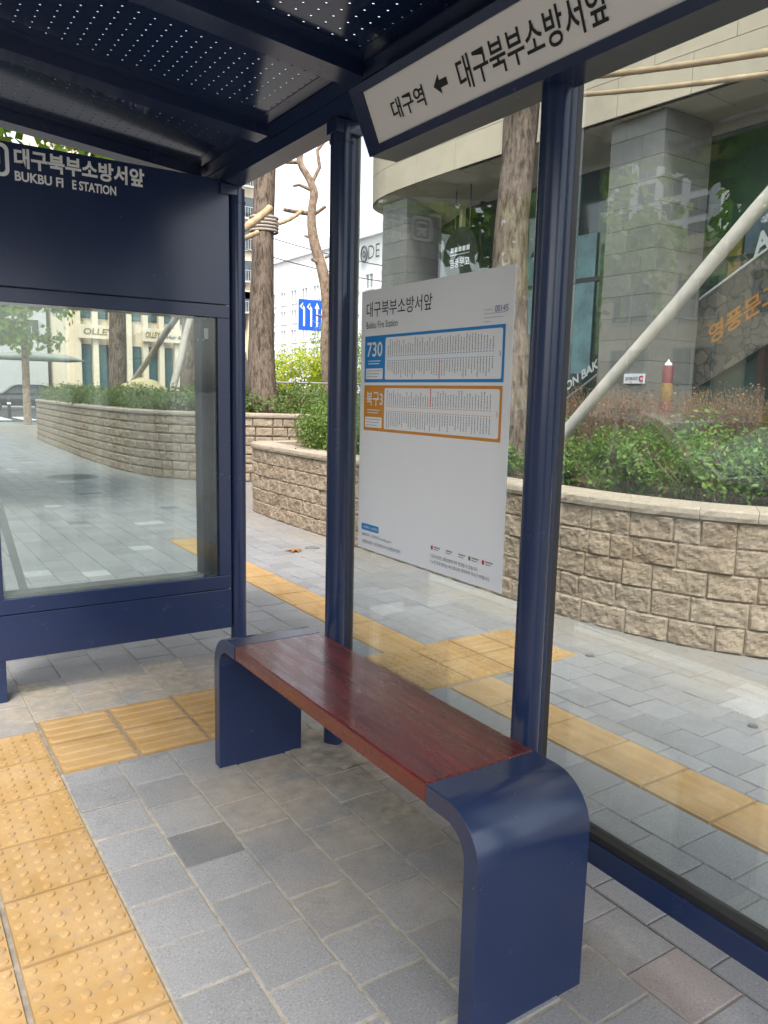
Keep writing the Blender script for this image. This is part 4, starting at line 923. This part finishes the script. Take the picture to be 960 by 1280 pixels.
# trees along the road behind the viewer, mirrored in the panes
for i, (x, y, z, s, lab) in enumerate([(-5.2, 1.6, 4.6, 1.75, 'roadside tree mirrored at the upper right of the glass'), (-6.0, 7.0, 4.9, 1.9, 'second roadside tree mirrored above the route map'), (-5.5, -4.2, 4.6, 1.6, 'third roadside tree behind the viewer'), (-15, 5.5, 5.4, 2.3, 'tree on the far side of the road behind the viewer'), (-15, 13, 5.4, 2.4, 'farther tree on the opposite pavement')]):
    tree('roadside_tree', [(x, y, -.02), (x, y, 1.6), (x + .1, y, 3.2), (x + .1, y + .1, z + 1)], [.18, .15, .12, .05], MT['bark2'], lab,
         dict(mat=MT['leaf_plane'], aspect=.8, blobs=[((x, y, z), (s, s, s * .72), 950, .15), ((x + .7 * s * .5, y - .6 * s, z - .5), (s * .6, s * .6, s * .5), 420, .14), ((x, y + .8 * s, z + .3), (s * .6, s * .6, s * .5), 700, .14)]), seed=300 + i * 7)

# ================================================================== STREET THINGS
def car(name, x, y, rot, paint, label, L=4.6, W=1.85, H=1.68):
    o = empty(name, (0, 0, 0), label, 'car'); o.location = (x, y, -.02); o.rotation_euler = (0, 0, rot)
    def b(m, nm, mt, par=o):
        WORLD_bak = WORLD.get(o.name); WORLD[o.name] = Vector((0, 0, 0)); q = m.build(nm, mt, par); return q
    lo = [(-2.25, .45), (-2.22, .78), (-2.1, .92), (-1.2, 1.03), (-.95, 1.05), (1.9, 1.08), (2.2, 1.0), (2.28, .6), (2.2, .32), (1.85, .28), (1.8, .55), (1.55, .72), (1.25, .72), (1.0, .55), (.95, .28), (-1.0, .28), (-1.05, .55), (-1.3, .72), (-1.6, .72), (-1.85, .55), (-1.9, .3), (-2.15, .32)]
    m = MB(); hw = W / 2
    def shape(v):
        k = .93 if v.z > .95 else (1.0 if v.z > .4 else .96); e = 1 - .10 * max(0, abs(v.x) - 1.7) / .5; return Vector((v.x, v.y * k * e, v.z))
    m.prism(lo, 'y', -hw, hw, fn=shape); b(m, 'body', paint)
    cab = [(-1.05, 1.04), (-.35, 1.55), (-.1, 1.62), (1.3, 1.64), (1.65, 1.55), (2.05, 1.07)]; m = MB()
    m.prism(cab, 'y', -hw * .9, hw * .9, fn=lambda v: Vector((v.x, v.y * (1 - .26 * max(0, v.z - 1.04)), v.z))); b(m, 'cabin', paint)
    wn_ = [(-.78, 1.08), (-.28, 1.5), (.1, 1.55), (.1, 1.08)], [(.16, 1.08), (.16, 1.55), (.95, 1.56), (1.0, 1.08)], [(1.06, 1.08), (1.02, 1.56), (1.3, 1.55), (1.78, 1.1)]
    for s_ in (-1, 1):
        for w_ in wn_:
            m = MB(); y0, y1 = sorted((s_ * hw * .9, s_ * (hw * .9 + .012))); m.prism(w_, 'y', y0, y1, fn=lambda v: Vector((v.x, v.y * (1 - .26 * max(0, v.z - 1.04)), v.z))); b(m, 'window', MT['winglass'])
    m = MB(); m.add([(-1.03, -hw * .8, 1.08), (-1.03, hw * .8, 1.08), (-.40, hw * .74, 1.53), (-.40, -hw * .74, 1.53)], [(3, 2, 1, 0)]); b(m, 'windscreen', MT['winglass'])
    m = MB(); m.add([(2.04, -hw * .75, 1.12), (2.04, hw * .75, 1.12), (1.70, hw * .72, 1.53), (1.70, -hw * .72, 1.53)], [(0, 1, 2, 3)]); b(m, 'rear_window', MT['winglass'])
    for wx in (-1.45, 1.4):
        for s_ in (-1, 1):
            m = MB(); m.tube([(wx, s_ * (hw - .2), .34), (wx, s_ * (hw + .01), .34)], .34, 24); w_ = b(m, 'wheel', MT['tyre'])
            m = MB(); m.tube([(wx, s_ * (hw), .34), (wx, s_ * (hw + .02), .34)], .22, 20)
            b(m, 'rim', MT['rim'], w_)
            m = MB()
            for k in range(5):
                a = 2 * PI * k / 5 + .6; m.box((wx + .12 * math.cos(a) - .03, s_ * (hw + .022) - .004, .34 + .12 * math.sin(a) - .03), (wx + .12 * math.cos(a) + .03, s_ * (hw + .022) + .004, .34 + .12 * math.sin(a) + .03))
            b(m, 'rim_hole', MT['tyre'], w_)
    for s_ in (-1, 1):
        m = MB(); m.box((2.02, s_ * hw * .82 - .12, .82), (2.27, s_ * hw * .82 + .12, 1.02), bev=.03); b(m, 'tail_light', MT['lamp_red'])
        m = MB(); m.box((-2.24, s_ * hw * .72 - .16, .66), (-2.05, s_ * hw * .72 + .16, .82), bev=.03); b(m, 'headlight', MT['lamp_white'])
    m = MB(); m.box((-1.9, -hw * .9, .5), (2.1, hw * .9, .62)); b(m, 'underbody', MT['tyre'])
    return o
car('parked_car', 7.6, 52.6, .0, MT['car_dark'], 'dark grey estate car on the far street seen through the display case')
car('parked_car', -3.7, 1.7, PI / 2, MT['car_silver'], 'silver car on the road whose outline is mirrored over the right planter').scale = (1, 1, .86)
def bollard(x, y, label):
    o = empty('bollard', (x, y, 0), label, 'bollard', 'black bollards at the far kerb'); m = MB(); m.tube([(x, y, 0), (x, y, .82), (x, y, .88), (x, y, .90)], [.09, .08, .06, .01], 14); m.build('post', MT['rubber'], o)
    m = MB(); m.tube([(x, y, .64), (x, y, .72)], .086, 14); m.build('reflective_band', MT['letter_white'], o)
bollard(5.04, 38.1, 'left black bollard at the far kerb in front of the car'); bollard(6.5, 38.2, 'right black bollard at the far kerb below the car tail')
cp_ = empty('lens_canopy', (7.5, 46, 0), 'grey-green lens shaped canopy roof on a slim post above the far car', 'canopy')
m = MB(); m.tube([(4.2, 46, 3.0), (5, 46, 3.1), (7.2, 46, 3.2), (9.3, 45.4, 3.1), (10.1, 45, 3.0)], [.02, .16, .27, .2, .02], 12); m.build('roof', MT['canopy'], cp_)
m = MB(); m.tube([(7.0, 46.2, 0), (7.0, 46.2, 3.1)], .09, 10); m.build('post', MT['canopy'], cp_)
# direction sign
ds = empty('direction_sign', (18.6, 33, 5.4), 'blue overhead road sign with four white lane arrows', 'road sign')
m = MB(); m.box((17.75, 32.95, 4.6), (19.35, 33.05, 6.12), bev=.02); m.build('panel', MT['sky_sign'], ds)
def arrow(x, kind):
    m = MB(); y0, y1 = 32.93, 32.949
    def pl_(pts): m.prism(pts, 'y', y0, y1)
    if kind == 'u': pl_([(x - .045, 4.8), (x + .045, 4.8), (x + .045, 5.7), (x - .045, 5.7)]); pl_([(x - .13, 5.7), (x + .13, 5.7), (x, 5.98)])
    if kind == 'l': pl_([(x - .0, 4.8), (x + .09, 4.8), (x + .09, 5.72), (x - .0, 5.62)]); pl_([(x - .02, 5.6), (x + .08, 5.7), (x - .06, 5.86), (x - .12, 5.76)]); pl_([(x - .2, 5.75), (x - .02, 5.95), (x - .04, 5.62)])
    if kind == 'r': pl_([(x - .09, 4.8), (x, 4.8), (x, 5.62), (x - .09, 5.72)]); pl_([(x - .08, 5.7), (x + .02, 5.6), (x + .12, 5.76), (x + .06, 5.86)]); pl_([(x + .2, 5.75), (x + .04, 5.62), (x + .02, 5.95)])
    m.build('arrow', MT['letter_white'], ds)
for x, k in ((17.98, 'l'), (18.38, 'l'), (18.76, 'u'), (19.1, 'r')): arrow(x, k)
m = MB(); m.tube([(19.3, 33.2, 5.3), (22, 33.2, 5.4), (22.3, 33.2, 5.3)], .07, 8); m.tube([(22.3, 33.2, 0), (22.3, 33.2, 6.2)], .14, 10); m.build('mast', MT['steel'], ds)
m = MB(); m.box((17.9, 26.3, 2.4), (19.3, 26.4, 3.1), bev=.02); tag(m.build('shop_sign', MT['red']), 'small red shop sign low down between the middle post and the route map', 'shop sign')
m = MB()
for z in (1.45, 1.7): m.tube([(6.0, 13.4, z), (9.0, 11.9, z), (11.5, 10.7, z)], .018, 8)
for k in range(5): m.tube([(6.0 + k * 1.2, 13.4 - k * .6, 1.0), (6.0 + k * 1.2, 13.4 - k * .6, 1.7)], .015, 6)
tag(m.build('thin_railing', MT['steel']), 'thin grey two-bar railing behind the far planter shrubs', 'railing')
m = MB(); m.tube([(9.6, 24.0, 0), (9.6, 24.0, 5.6)], .12, 10); m.tube([(8.6, 24, 5.2), (9.6, 24, 5.3)], .03, 6); tag(m.build('utility_pole', MT['steel']), 'grey utility pole left of the tied pine trunk', 'utility pole')
for k, (z0, z1) in enumerate(((7.6, 7.1), (6.9, 6.5))):
    m = MB(); pts = [Vector((8.6, 24, z0)).lerp(Vector((24, 26.5, z1)), i / 16) + Vector((0, 0, -.5 * math.sin(PI * i / 16))) for i in range(17)]; m.tube(pts, .018, 5); tag(m.build('overhead_wire', MT['rubber']), ['upper sagging wire in front of the white building', 'lower sagging wire in front of the white building'][k], 'wire')
# leaning stand behind the display case
ls = empty('folding_stand', (0.1, 1.9, 0), 'grey metal legs of a folding stand just behind the display case glass', 'stand')
for (a, b_) in (((.22, 1.80, 0), (.02, 2.12, 1.05)), ((.06, 1.78, 0), (.0, 2.1, 1.05)), ((-.45, 1.95, 0), (-.3, 2.15, 1.05))):
    m = MB(); a, b_ = Vector(a), Vector(b_); d = (b_ - a).normalized(); sx_ = Vector((.022, 0, 0)); sy_ = d.cross(sx_.normalized()) * .008
    vs = [a - sx_ - sy_, a + sx_ - sy_, a + sx_ + sy_, a - sx_ + sy_, b_ - sx_ - sy_, b_ + sx_ - sy_, b_ + sx_ + sy_, b_ - sx_ + sy_]; m.add(vs, [(3, 2, 1, 0), (4, 5, 6, 7)] + [(i, (i + 1) % 4, 4 + (i + 1) % 4, 4 + i) for i in range(4)]); m.build('leg', MT['steel'], ls)

# ================================================================== BUS SHELTER
sh = empty('bus_shelter', (1.05, -.28, 0), 'dark navy steel bus shelter with perforated roof, round posts and glass back wall', 'bus shelter')
def post(x, y, z1, z0=-.01, r=.042, chan=True):
    m = MB(); m.tube([(x, y, z0), (x, y, z1)], r, 36, caps=True)
    if chan: m.box((x + .030, y - .020, max(z0, .0)), (x + .055, y + .020, z1), bev=.002)
    o = m.build('post', MT['navy'], sh)
    if not chan: return o
    m = MB(); m.box((x + .0555, y - .018, max(z0, .26)), (x + .078, y + .018, z1 - .01)); m.build('glazing_channel', MT['rubber'], o)
    m = MB(); m.tube([(x, y, z1 - .07), (x, y, z1 - .052), (x, y, z1 - .05), (x, y, z1)], [r * 1.0, r * 1.0, r * .86, r * .86], 30, caps=False)
    return o
post(1.045, -.285, 2.50); post(1.045, -1.435, 2.50); post(1.102, .885, 2.50, 0, chan=False); post(1.045, -2.75, 2.50)
for y in (-.285, -1.435, .885, -2.75):
    m = MB(); m.tube([(1.045 if y != .885 else 1.102, y, 2.43), (1.045 if y != .885 else 1.102, y, 2.438)], .047, 30); m.box((1.0, y - .04, 2.46), (1.118, y + .04, 2.51), bev=.004); m.build('post_head', MT['navy'], sh)
# bottom rail and glass
for y0, y1 in ((-1.40, -.32), (-2.71, -1.47), (-3.9, -2.79)):
    m = MB(); m.box((1.075, y0, .196), (1.125, y1, .262), bev=.003); ra = m.build('bottom_rail', MT['navy'], sh)
    m = MB(); m.box((1.084, y0, .2615), (1.126, y1, .283)); m.build('gasket', MT['rubber'], ra)
    m = MB(); m.box((1.106, y0 - .0, .283), (1.114, y1 + .0, 2.49)); m.build('glass_pane', MT['glass'], sh)
# eave beam along the back
m = MB(); m.prism([(.985, 2.56), (1.015, 2.515), (1.11, 2.505), (1.12, 2.53), (1.12, 2.68), (.985, 2.68)], 'y', -4.0, 1.16); m.prism([(.955, 2.60), (.984, 2.565), (.984, 2.70), (.955, 2.70)], 'y', -4.0, 1.16); m.build('eave_beam', MT['navy'], sh)
def zr(x): return 2.553 + .10 * (1.0 - x)
def slope(v): return Vector((v.x, v.y, v.z + zr(v.x)))
for ye in (-3.60, -2.82, -2.04, -1.26, -.48, .30, 1.10):
    m = MB(); m.prism([(ye - .11, 0), (ye, 0), (ye, .09), (ye - .11, .09)], 'x', -.62, .954, fn=slope); m.build('cross_beam', MT['navy'], sh)
m = MB(); m.prism([(-.70, .0), (-.62, -.01), (-.62, .16), (-.70, .16)], 'y', -4.0, 1.16, fn=lambda v: Vector((v.x, v.y, v.z + zr(-.62)))); m.build('front_beam', MT['navy'], sh)
ys = [-3.60, -2.82, -2.04, -1.26, -.48, .30, 1.10]
for a, b_ in zip(ys, ys[1:]):
    y0, y1 = a + .002, b_ - .112
    m = MB()
    m.prism([(y0 + .04, .05), (y1 - .06, .05), (y1 - .06, .053), (y0 + .04, .053)], 'x', -.60, .90, fn=slope); pnl = m.build('perforated_panel', MT['perf'], sh)
    m = MB()
    m.prism([(y0, .048), (y0 + .04, .048), (y0 + .04, .056), (y0, .056)], 'x', -.62, .954, fn=slope); m.prism([(y1 - .06, .048), (y1, .048), (y1, .056), (y1 - .06, .056)], 'x', -.62, .954, fn=slope)
    m.prism([(y0 + .04, .048), (y1 - .06, .048), (y1 - .06, .056), (y0 + .04, .056)], 'x', .90, .954, fn=slope); m.build('panel_border', MT['navy'], sh)
m = MB(); m.prism([(-3.98, .16), (1.14, .16), (1.14, .168), (-3.98, .168)], 'x', -.72, 1.13, fn=slope); m.build('added_glow_skin', MT['skin'], sh)  # unseen sheet added above the panels so their holes read bright white
# display case at the end
cs = empty('display_case', (.43, .9, 0), 'navy steel display case with glass window and white stop name, closing the shelter end', 'display case')
X0, X1, YF, YB = -.17, 1.052, .86, 1.02
def bxs(name, boxes, mat, parent=cs, bev=.003):
    m = MB()
    for lo, hi in boxes: m.box(lo, hi, bev=bev)
    return m.build(name, mat, parent)
bxs('header', [((X0, YF, 1.920), (X1, YB, 2.53))], MT['navy'])
bxs('window_frame', [((X0, YF, 1.852), (X1, YB, 1.916)), ((X0, YF, .426), (X1, YB, .498)), ((X0, YF, .4985), (-.068, YB, 1.8515)), ((.985, YF, .4985), (X1, YB, 1.8515))], MT['navy'])
bxs('skirt', [((X0, YF, .205), (X1, YB, .422))], MT['navy'])
bxs('foot', [((X0, YF + .005, -.01), (-.072, YB - .02, .2045))], MT['navy'])
m = MB(); m.box((-.067, YF + .018, .499), (.984, YF + .024, 1.851)); m.build('front_glass', MT['glass2'], cs)
m = MB(); m.box((-.067, YB - .03, .499), (.984, YB - .024, 1.851)); m.build('rear_glass', MT['glass2'], cs)
bxs('inner_jamb', [((.905, YF + .03, .50), (.915, YB - .035, 1.85)), ((.97, YF + .03, .50), (.984, YB - .035, 1.85)), ((.916, YF + .10, .50), (.969, YB - .036, 1.85))], simple('dark_teal_trim', (.008, .018, .038), .5), bev=0)
bxs('sill', [((-.066, YF + .03, .4985), (.904, YB - .035, .512))], MT['steel'], bev=0)
bxs('lock', [((.93, YF + .05, 1.745), (.955, YF + .09, 1.80)), ((.90, YF + .05, 1.735), (.93, YF + .07, 1.745))], MT['steel'], bev=.002)
# stop name letters
text('대구북부소방서앞', .083, (.060, .858, 2.428), (1, 0, 0), (0, 0, 1), MT['letter_white'], cs, bold=.035, width=.565)
text('BUKBU FI', .041, (.060, .858, 2.372), (1, 0, 0), (0, 0, 1), MT['letter_white'], cs, bold=.03, width=.20)
text('E STATION', .041, (.298, .858, 2.372), (1, 0, 0), (0, 0, 1), MT['letter_white'], cs, bold=.03, width=.195)
def rrect(x0, x1, z0, z1, r, n=6):
    p = []
    for cx, cz, a0 in ((x1 - r, z1 - r, 0), (x0 + r, z1 - r, 90), (x0 + r, z0 + r, 180), (x1 - r, z0 + r, 270)):
        for k in range(n + 1): a = R(a0 + 90 * k / n); p.append((cx + r * math.cos(a), cz + r * math.sin(a)))
    return p
m = MB(); o_ = rrect(-.108, .040, 2.382, 2.520, .03); i_ = rrect(-.092, .024, 2.398, 2.504, .018); n = len(o_)
m.add([(x, .8585, z) for x, z in o_] + [(x, .8585, z) for x, z in i_], [(k, (k + 1) % n, n + (k + 1) % n, n + k) for k in range(n)])
m.prism(rrect(-.072, .004, 2.425, 2.492, .012), 'y', .8575, .8592)
em = m.build('bus_emblem', MT['letter_white'], cs)
m = MB(); m.prism(rrect(-.064, -.004, 2.455, 2.480, .006), 'y', .8568, .8574); m.prism(rrect(-.066, -.050, 2.430, 2.442, .004), 'y', .8568, .8574); m.prism(rrect(-.018, -.002, 2.430, 2.442, .004), 'y', .8568, .8574); m.build('emblem_detail', MT['navy'], em)
m = MB(); m.box((-.066, .858, 2.408), (-.046, .8592, 2.426)); m.box((-.022, .858, 2.408), (-.002, .8592, 2.426)); m.build('emblem_wheel', MT['letter_white'], em)

# overhead direction board
sb = empty('overhead_sign', (1.0, -1.8, 2.4), 'white overhead stop sign board in a navy frame with black Korean lettering and arrow', 'sign board')
A1 = Vector((.885, 0, 2.492)); A2 = Vector((.9738, 0, 2.2947)); tdir = (A2 - A1).normalized(); nrm = Vector((-tdir.z * -1, 0, tdir.x * -1)); nrm = Vector((tdir.z, 0, -tdir.x)).normalized()
# nrm points toward the viewer (-x, slightly down)
YL, YR = -.62, -3.4
m = MB(); back = Vector((.10, 0, 0.0))
prof = [(A1.x, A1.z), (A2.x, A2.z), (A2.x + .105, A2.z - .0), (A2.x + .105, A1.z + .03), (A1.x + .03, A1.z + .03)]
m.prism(prof, 'y', YL, YR); fr = m.build('casing', MT['navy'], sb)
def on(y, s, d=0.0): # s: distance down the face from its top edge
    return Vector((A1.x, y, A1.z)) + tdir * s + nrm * d
Lf = (A2 - A1).length
def lip(y0, y1, s0, s1, d=.006):
    q = [on(y0, s0), on(y1, s0), on(y1, s1), on(y0, s1)]; w_ = [on(y0, s0, d), on(y1, s0, d), on(y1, s1, d), on(y0, s1, d)]
    m = MB(); m.add(q + w_, [(0, 1, 2, 3), (7, 6, 5, 4)] + [(i, 4 + i, 4 + (i + 1) % 4, (i + 1) % 4) for i in range(4)]); return m
lm = MB()
for a in (lip(YL, YR, 0, .027, .008), lip(YL, YR, Lf - .027, Lf, .008), lip(YL, YL - .070, .0275, Lf - .0275, .008)): lm.add(a.v, a.f)
lm.build('frame', MT['navy'], sb)
fc = lip(YL - .0705, YR, .0275, Lf - .0275, .003).build('face', MT['face_white'], sb)
xd = (0, -1, 0); yd = tuple(-tdir)
text('대구역', .060, tuple(on(-.812, .148, .0042)), xd, yd, MT['letter_dark'], sb, bold=.012, width=.175)
text('대구북부소방서앞', .088, tuple(on(-1.152, .160, .0042)), xd, yd, MT['letter_dark'], sb, bold=.012, width=.545)
m = MB(); yc, s_, w_ = -1.068, .112, .016
pts = [(yc + .031, s_), (yc - .0, s_ - .027), (yc - .0, s_ - .0105), (yc - .034, s_ - .0105), (yc - .034, s_ + .0105), (yc, s_ + .0105), (yc, s_ + .027)]
m.add([on(a, b_, .0042) for a, b_ in pts], [(0, 1, 6), (2, 3, 4, 5)]); m.build('arrow', MT['letter_dark'], sb)

# route map sheet on the glass
rm = empty('route_map', (1.10, -.81, 1.36), 'white printed route map sheet with blue and orange timetable panels fixed on the glass', 'route map')
MX = 1.1005
m = MB(); m.box((1.1012, -1.240, .868), (1.1045, -.366, 1.876)); m.build('sheet', MT['print_white'], rm)
def mp(u, v): return (-.377 - u * .870, 1.876 - v * 1.014)   # u right, v down in the sheet
def quad(name, u0, u1, v0, v1, mat, d=0.0, r=0.0):
    (ya, za), (yb, zb) = mp(u0, v0), mp(u1, v1); m = MB()
    if r: p = rrect(yb, ya, zb, za, r)
    else: p = [(yb, zb), (ya, zb), (ya, za), (yb, za)]
    m.prism(p, 'x', MX - d - .0004, MX - d + .0002); return m
def tt(s_, h, u, v, mat, w=None, bold=0, par=rm, d=.0): y, z = mp(u, v); return text(s_, h, (MX - d, y, z), (0, -1, 0), (0, 0, 1), mat, par, bold=bold, width=w, depth=.0004)
tt('대구북부소방서앞', .056, .030, .100, MT['letter_dark'], .425, .0)
tt('Bukbu Fire Station', .026, .030, .142, MT['letter_grey'], .215, .0)
tt('00145', .020, .895, .132, MT['violet'], .060)
lines = MB()
for k, (a, b_) in enumerate(((.835, .88), (.835, .955), (.835, .94), (.835, .87))): lines.add(*(lambda q: (q.v, q.f))(quad('l', a, b_, .122 + k * .012, .1232 + k * .012, None)))
def panel(u0, u1, v0, v1, col, num, numw, red_u, red_up, seedn):
    quad('p', u0, u1, v0, v1, None).build('timetable_panel', MT[col], rm)
    quad('w', u0 + .168, u1 - .012, v0 + .010, v1 - .010, None, .0006, .008).build('timetable_field', MT['print_white'], rm)
    quad('w', u0 + .013, u0 + .150, v1 - .052, v1 - .012, None, .0006, .004).build('info_box', MT['print_white'], rm)
    tt(num, .056, u0 + .020, v0 + .078, MT['letter_white'], numw, .015, d=.0006)
    rg = random.Random(seedn); t_ = MB(); c_ = MB(); r_ = MB(); vm = (v0 + v1) / 2
    for q in range(2): a = quad('x', u0 + .03, u0 + .13 - q * .01, v0 + .092 + q * .010, v0 + .095 + q * .010, None, .0006); c_w.add(a.v, a.f)
    for q in range(3): a = quad('x', u0 + .02, u0 + .14 - q * .015, v1 - .044 + q * .011, v1 - .042 + q * .011, None, .0012); t_.add(a.v, a.f)
    n_ = 42
    for k in range(n_):
        u = u0 + .188 + k * (u1 - u0 - .235) / n_
        for up in (True, False):
            L_ = rg.uniform(.030, .058); red = abs(k - red_u) < 1 and up == red_up
            if red: L_ = .062
            va, vb = (vm - .013 - L_, vm - .013) if up else (vm + .013, vm + .013 + L_)
            v = va; wd = .0052 if not red else .007
            while v < vb:
                e = min(vb, v + rg.uniform(.005, .009)); j = rg.uniform(0, .0012)
                a = quad('x', u + j, u + wd - j * .5, v, e, None, .0009); (r_ if red else t_).add(a.v, a.f); v = e + .0014
            a = quad('x', u - .001, u + .007, vm - .0098 if up else vm + .0072, vm - .0072 if up else vm + .0098, None, .0009); c_.add(a.v, a.f)
    ue = u1 - .030
    for k in range(8):
        a0, a1 = -PI / 2 + PI * k / 8, -PI / 2 + PI * (k + 1) / 8
        a = quad('x', ue + .008 * math.cos(a0), ue + .008 * math.cos(a0) + .003, vm + .0085 * math.sin(min(a0, a1)), vm + .0085 * math.sin(max(a0, a1)), None, .0009); c_.add(a.v, a.f)
    t_.build('stop_names', MT['tinyline'], rm); c_.build('route_line', MT[col], rm); r_.build('current_stop', MT['red'], rm)
c_w = MB()
panel(.022, .955, .170, .343, 'blue', '730', .108, 22, False, 1)
panel(.022, .952, .354, .526, 'orange', '북구3', .118, 19, True, 2)
c_w.build('panel_print', MT['letter_white'], rm)
quad('b', .02, .165, .893, .919, None, 0, .006).build('blue_badge', MT['blue'], rm)
tt('시내버스 노선안내', .012, .036, .912, MT['letter_white'], .105, .01, d=.0006)
tt('홈페이지, 스마트폰 businfo.go.kr', .015, .025, .945, MT['letter_grey'], .215)
tt('교통정보센터 / 대구광역시 버스운행관리센터', .015, .025, .972, MT['letter_grey'], .275)
tt('* 도착시간은 교통상황에 따라 변경될 수 있습니다.', .014, .555, .948, MT['letter_grey'], .265)
tt('* 노선 안내 문의는 버스회사로 연락하여 주시기 바랍니다.', .014, .555, .968, MT['letter_grey'], .325)
for k in range(5):
    u = .56 + k * .080; quad('q', u, u + .013, .905, .919, None, 0, .003).build('logo_mark', MT[['red', 'print_white', 'print_white', 'yel', 'red'][k]], rm)
    a = quad('q', u + .02, u + .06, .906, .911, None); lines.add(a.v, a.f); a = quad('q', u + .02, u + .05, .915, .918, None); lines.add(a.v, a.f)
lines.build('fine_print', MT['tinyline'], rm)
m = MB()
for (y, z) in ((-1.256, 1.395), (-1.252, 1.18)): m.tube([(1.102, y, z), (1.106, y, z)], .006, 14)
tag(m.build('glass_bolt', MT['steel']), 'two tiny pale fixing dots beside the right edge of the route map', 'fixing dot')

# ================================================================== BENCH
bn_ = empty('bench', (.72, -1.03, 0), 'bench with glossy red wooden seat between two bent navy steel legs', 'bench')
XA, XB, ZT, TH = .54, .90, .548, .052
def leg(y_out, s):   # s=-1: outer face toward -Y
    pr_o, pr_i = [], []
    Ro, Ri = .125, .075
    ye = y_out - s * .205       # inner end of the flat top
    o = []
    o.append((ye, ZT)); 
    for k in range(13): a = (PI / 2) * k / 12; o.append((y_out - s * Ro + s * Ro * math.sin(a), ZT - Ro + Ro * math.cos(a)))
    o.append((y_out, -.02)); o.append((y_out - s * TH, -.02))
    yc = y_out - s * Ro; zc = ZT - Ro
    for k in range(13): a = (PI / 2) * (1 - k / 12); o.append((yc + s * (Ro - TH) * math.sin(a), zc + (Ro - TH) * math.cos(a)))
    o.append((ye, ZT - TH))
    vs = [Vector((XA, a, b_)) for a, b_ in o] + [Vector((XB, a, b_)) for a, b_ in o]; n = len(o)
    m = MB(); fr_ = tuple(range(n)); m.add(vs, [fr_ if s > 0 else fr_[::-1], tuple(x + n for x in (fr_[::-1] if s > 0 else fr_))])
    # side strip, smooth only on curved parts
    for i in range(n): 
        j = (i + 1) % n; f = (i, j, j + n, i + n); m.add([vs[q] for q in f], [(0, 1, 2, 3) if s < 0 else (3, 2, 1, 0)], 0, (1 <= i <= 12) or (16 <= i <= 27))
    o_ = m.build('leg', MT['navy'], bn_)
    bm = bmesh.new(); bm.from_mesh(o_.data); bmesh.ops.remove_doubles(bm, verts=bm.verts, dist=1e-5); bmesh.ops.recalc_face_normals(bm, faces=bm.faces)
    ed = [e for e in bm.edges if len(e.link_faces) == 2 and e.calc_face_angle(0) > .8]
    bmesh.ops.bevel(bm, geom=ed, offset=.0025, segments=2, profile=.5, affect='EDGES'); bm.to_mesh(o_.data); bm.free(); return o_
leg(-1.828, -1); leg(-.215, 1)
m = MB(); m.box((XA + .002, -1.6215, ZT - .053), (XB - .002, -.4215, ZT + .001), bev=.005); m.build('seat', MT['wood'], bn_)
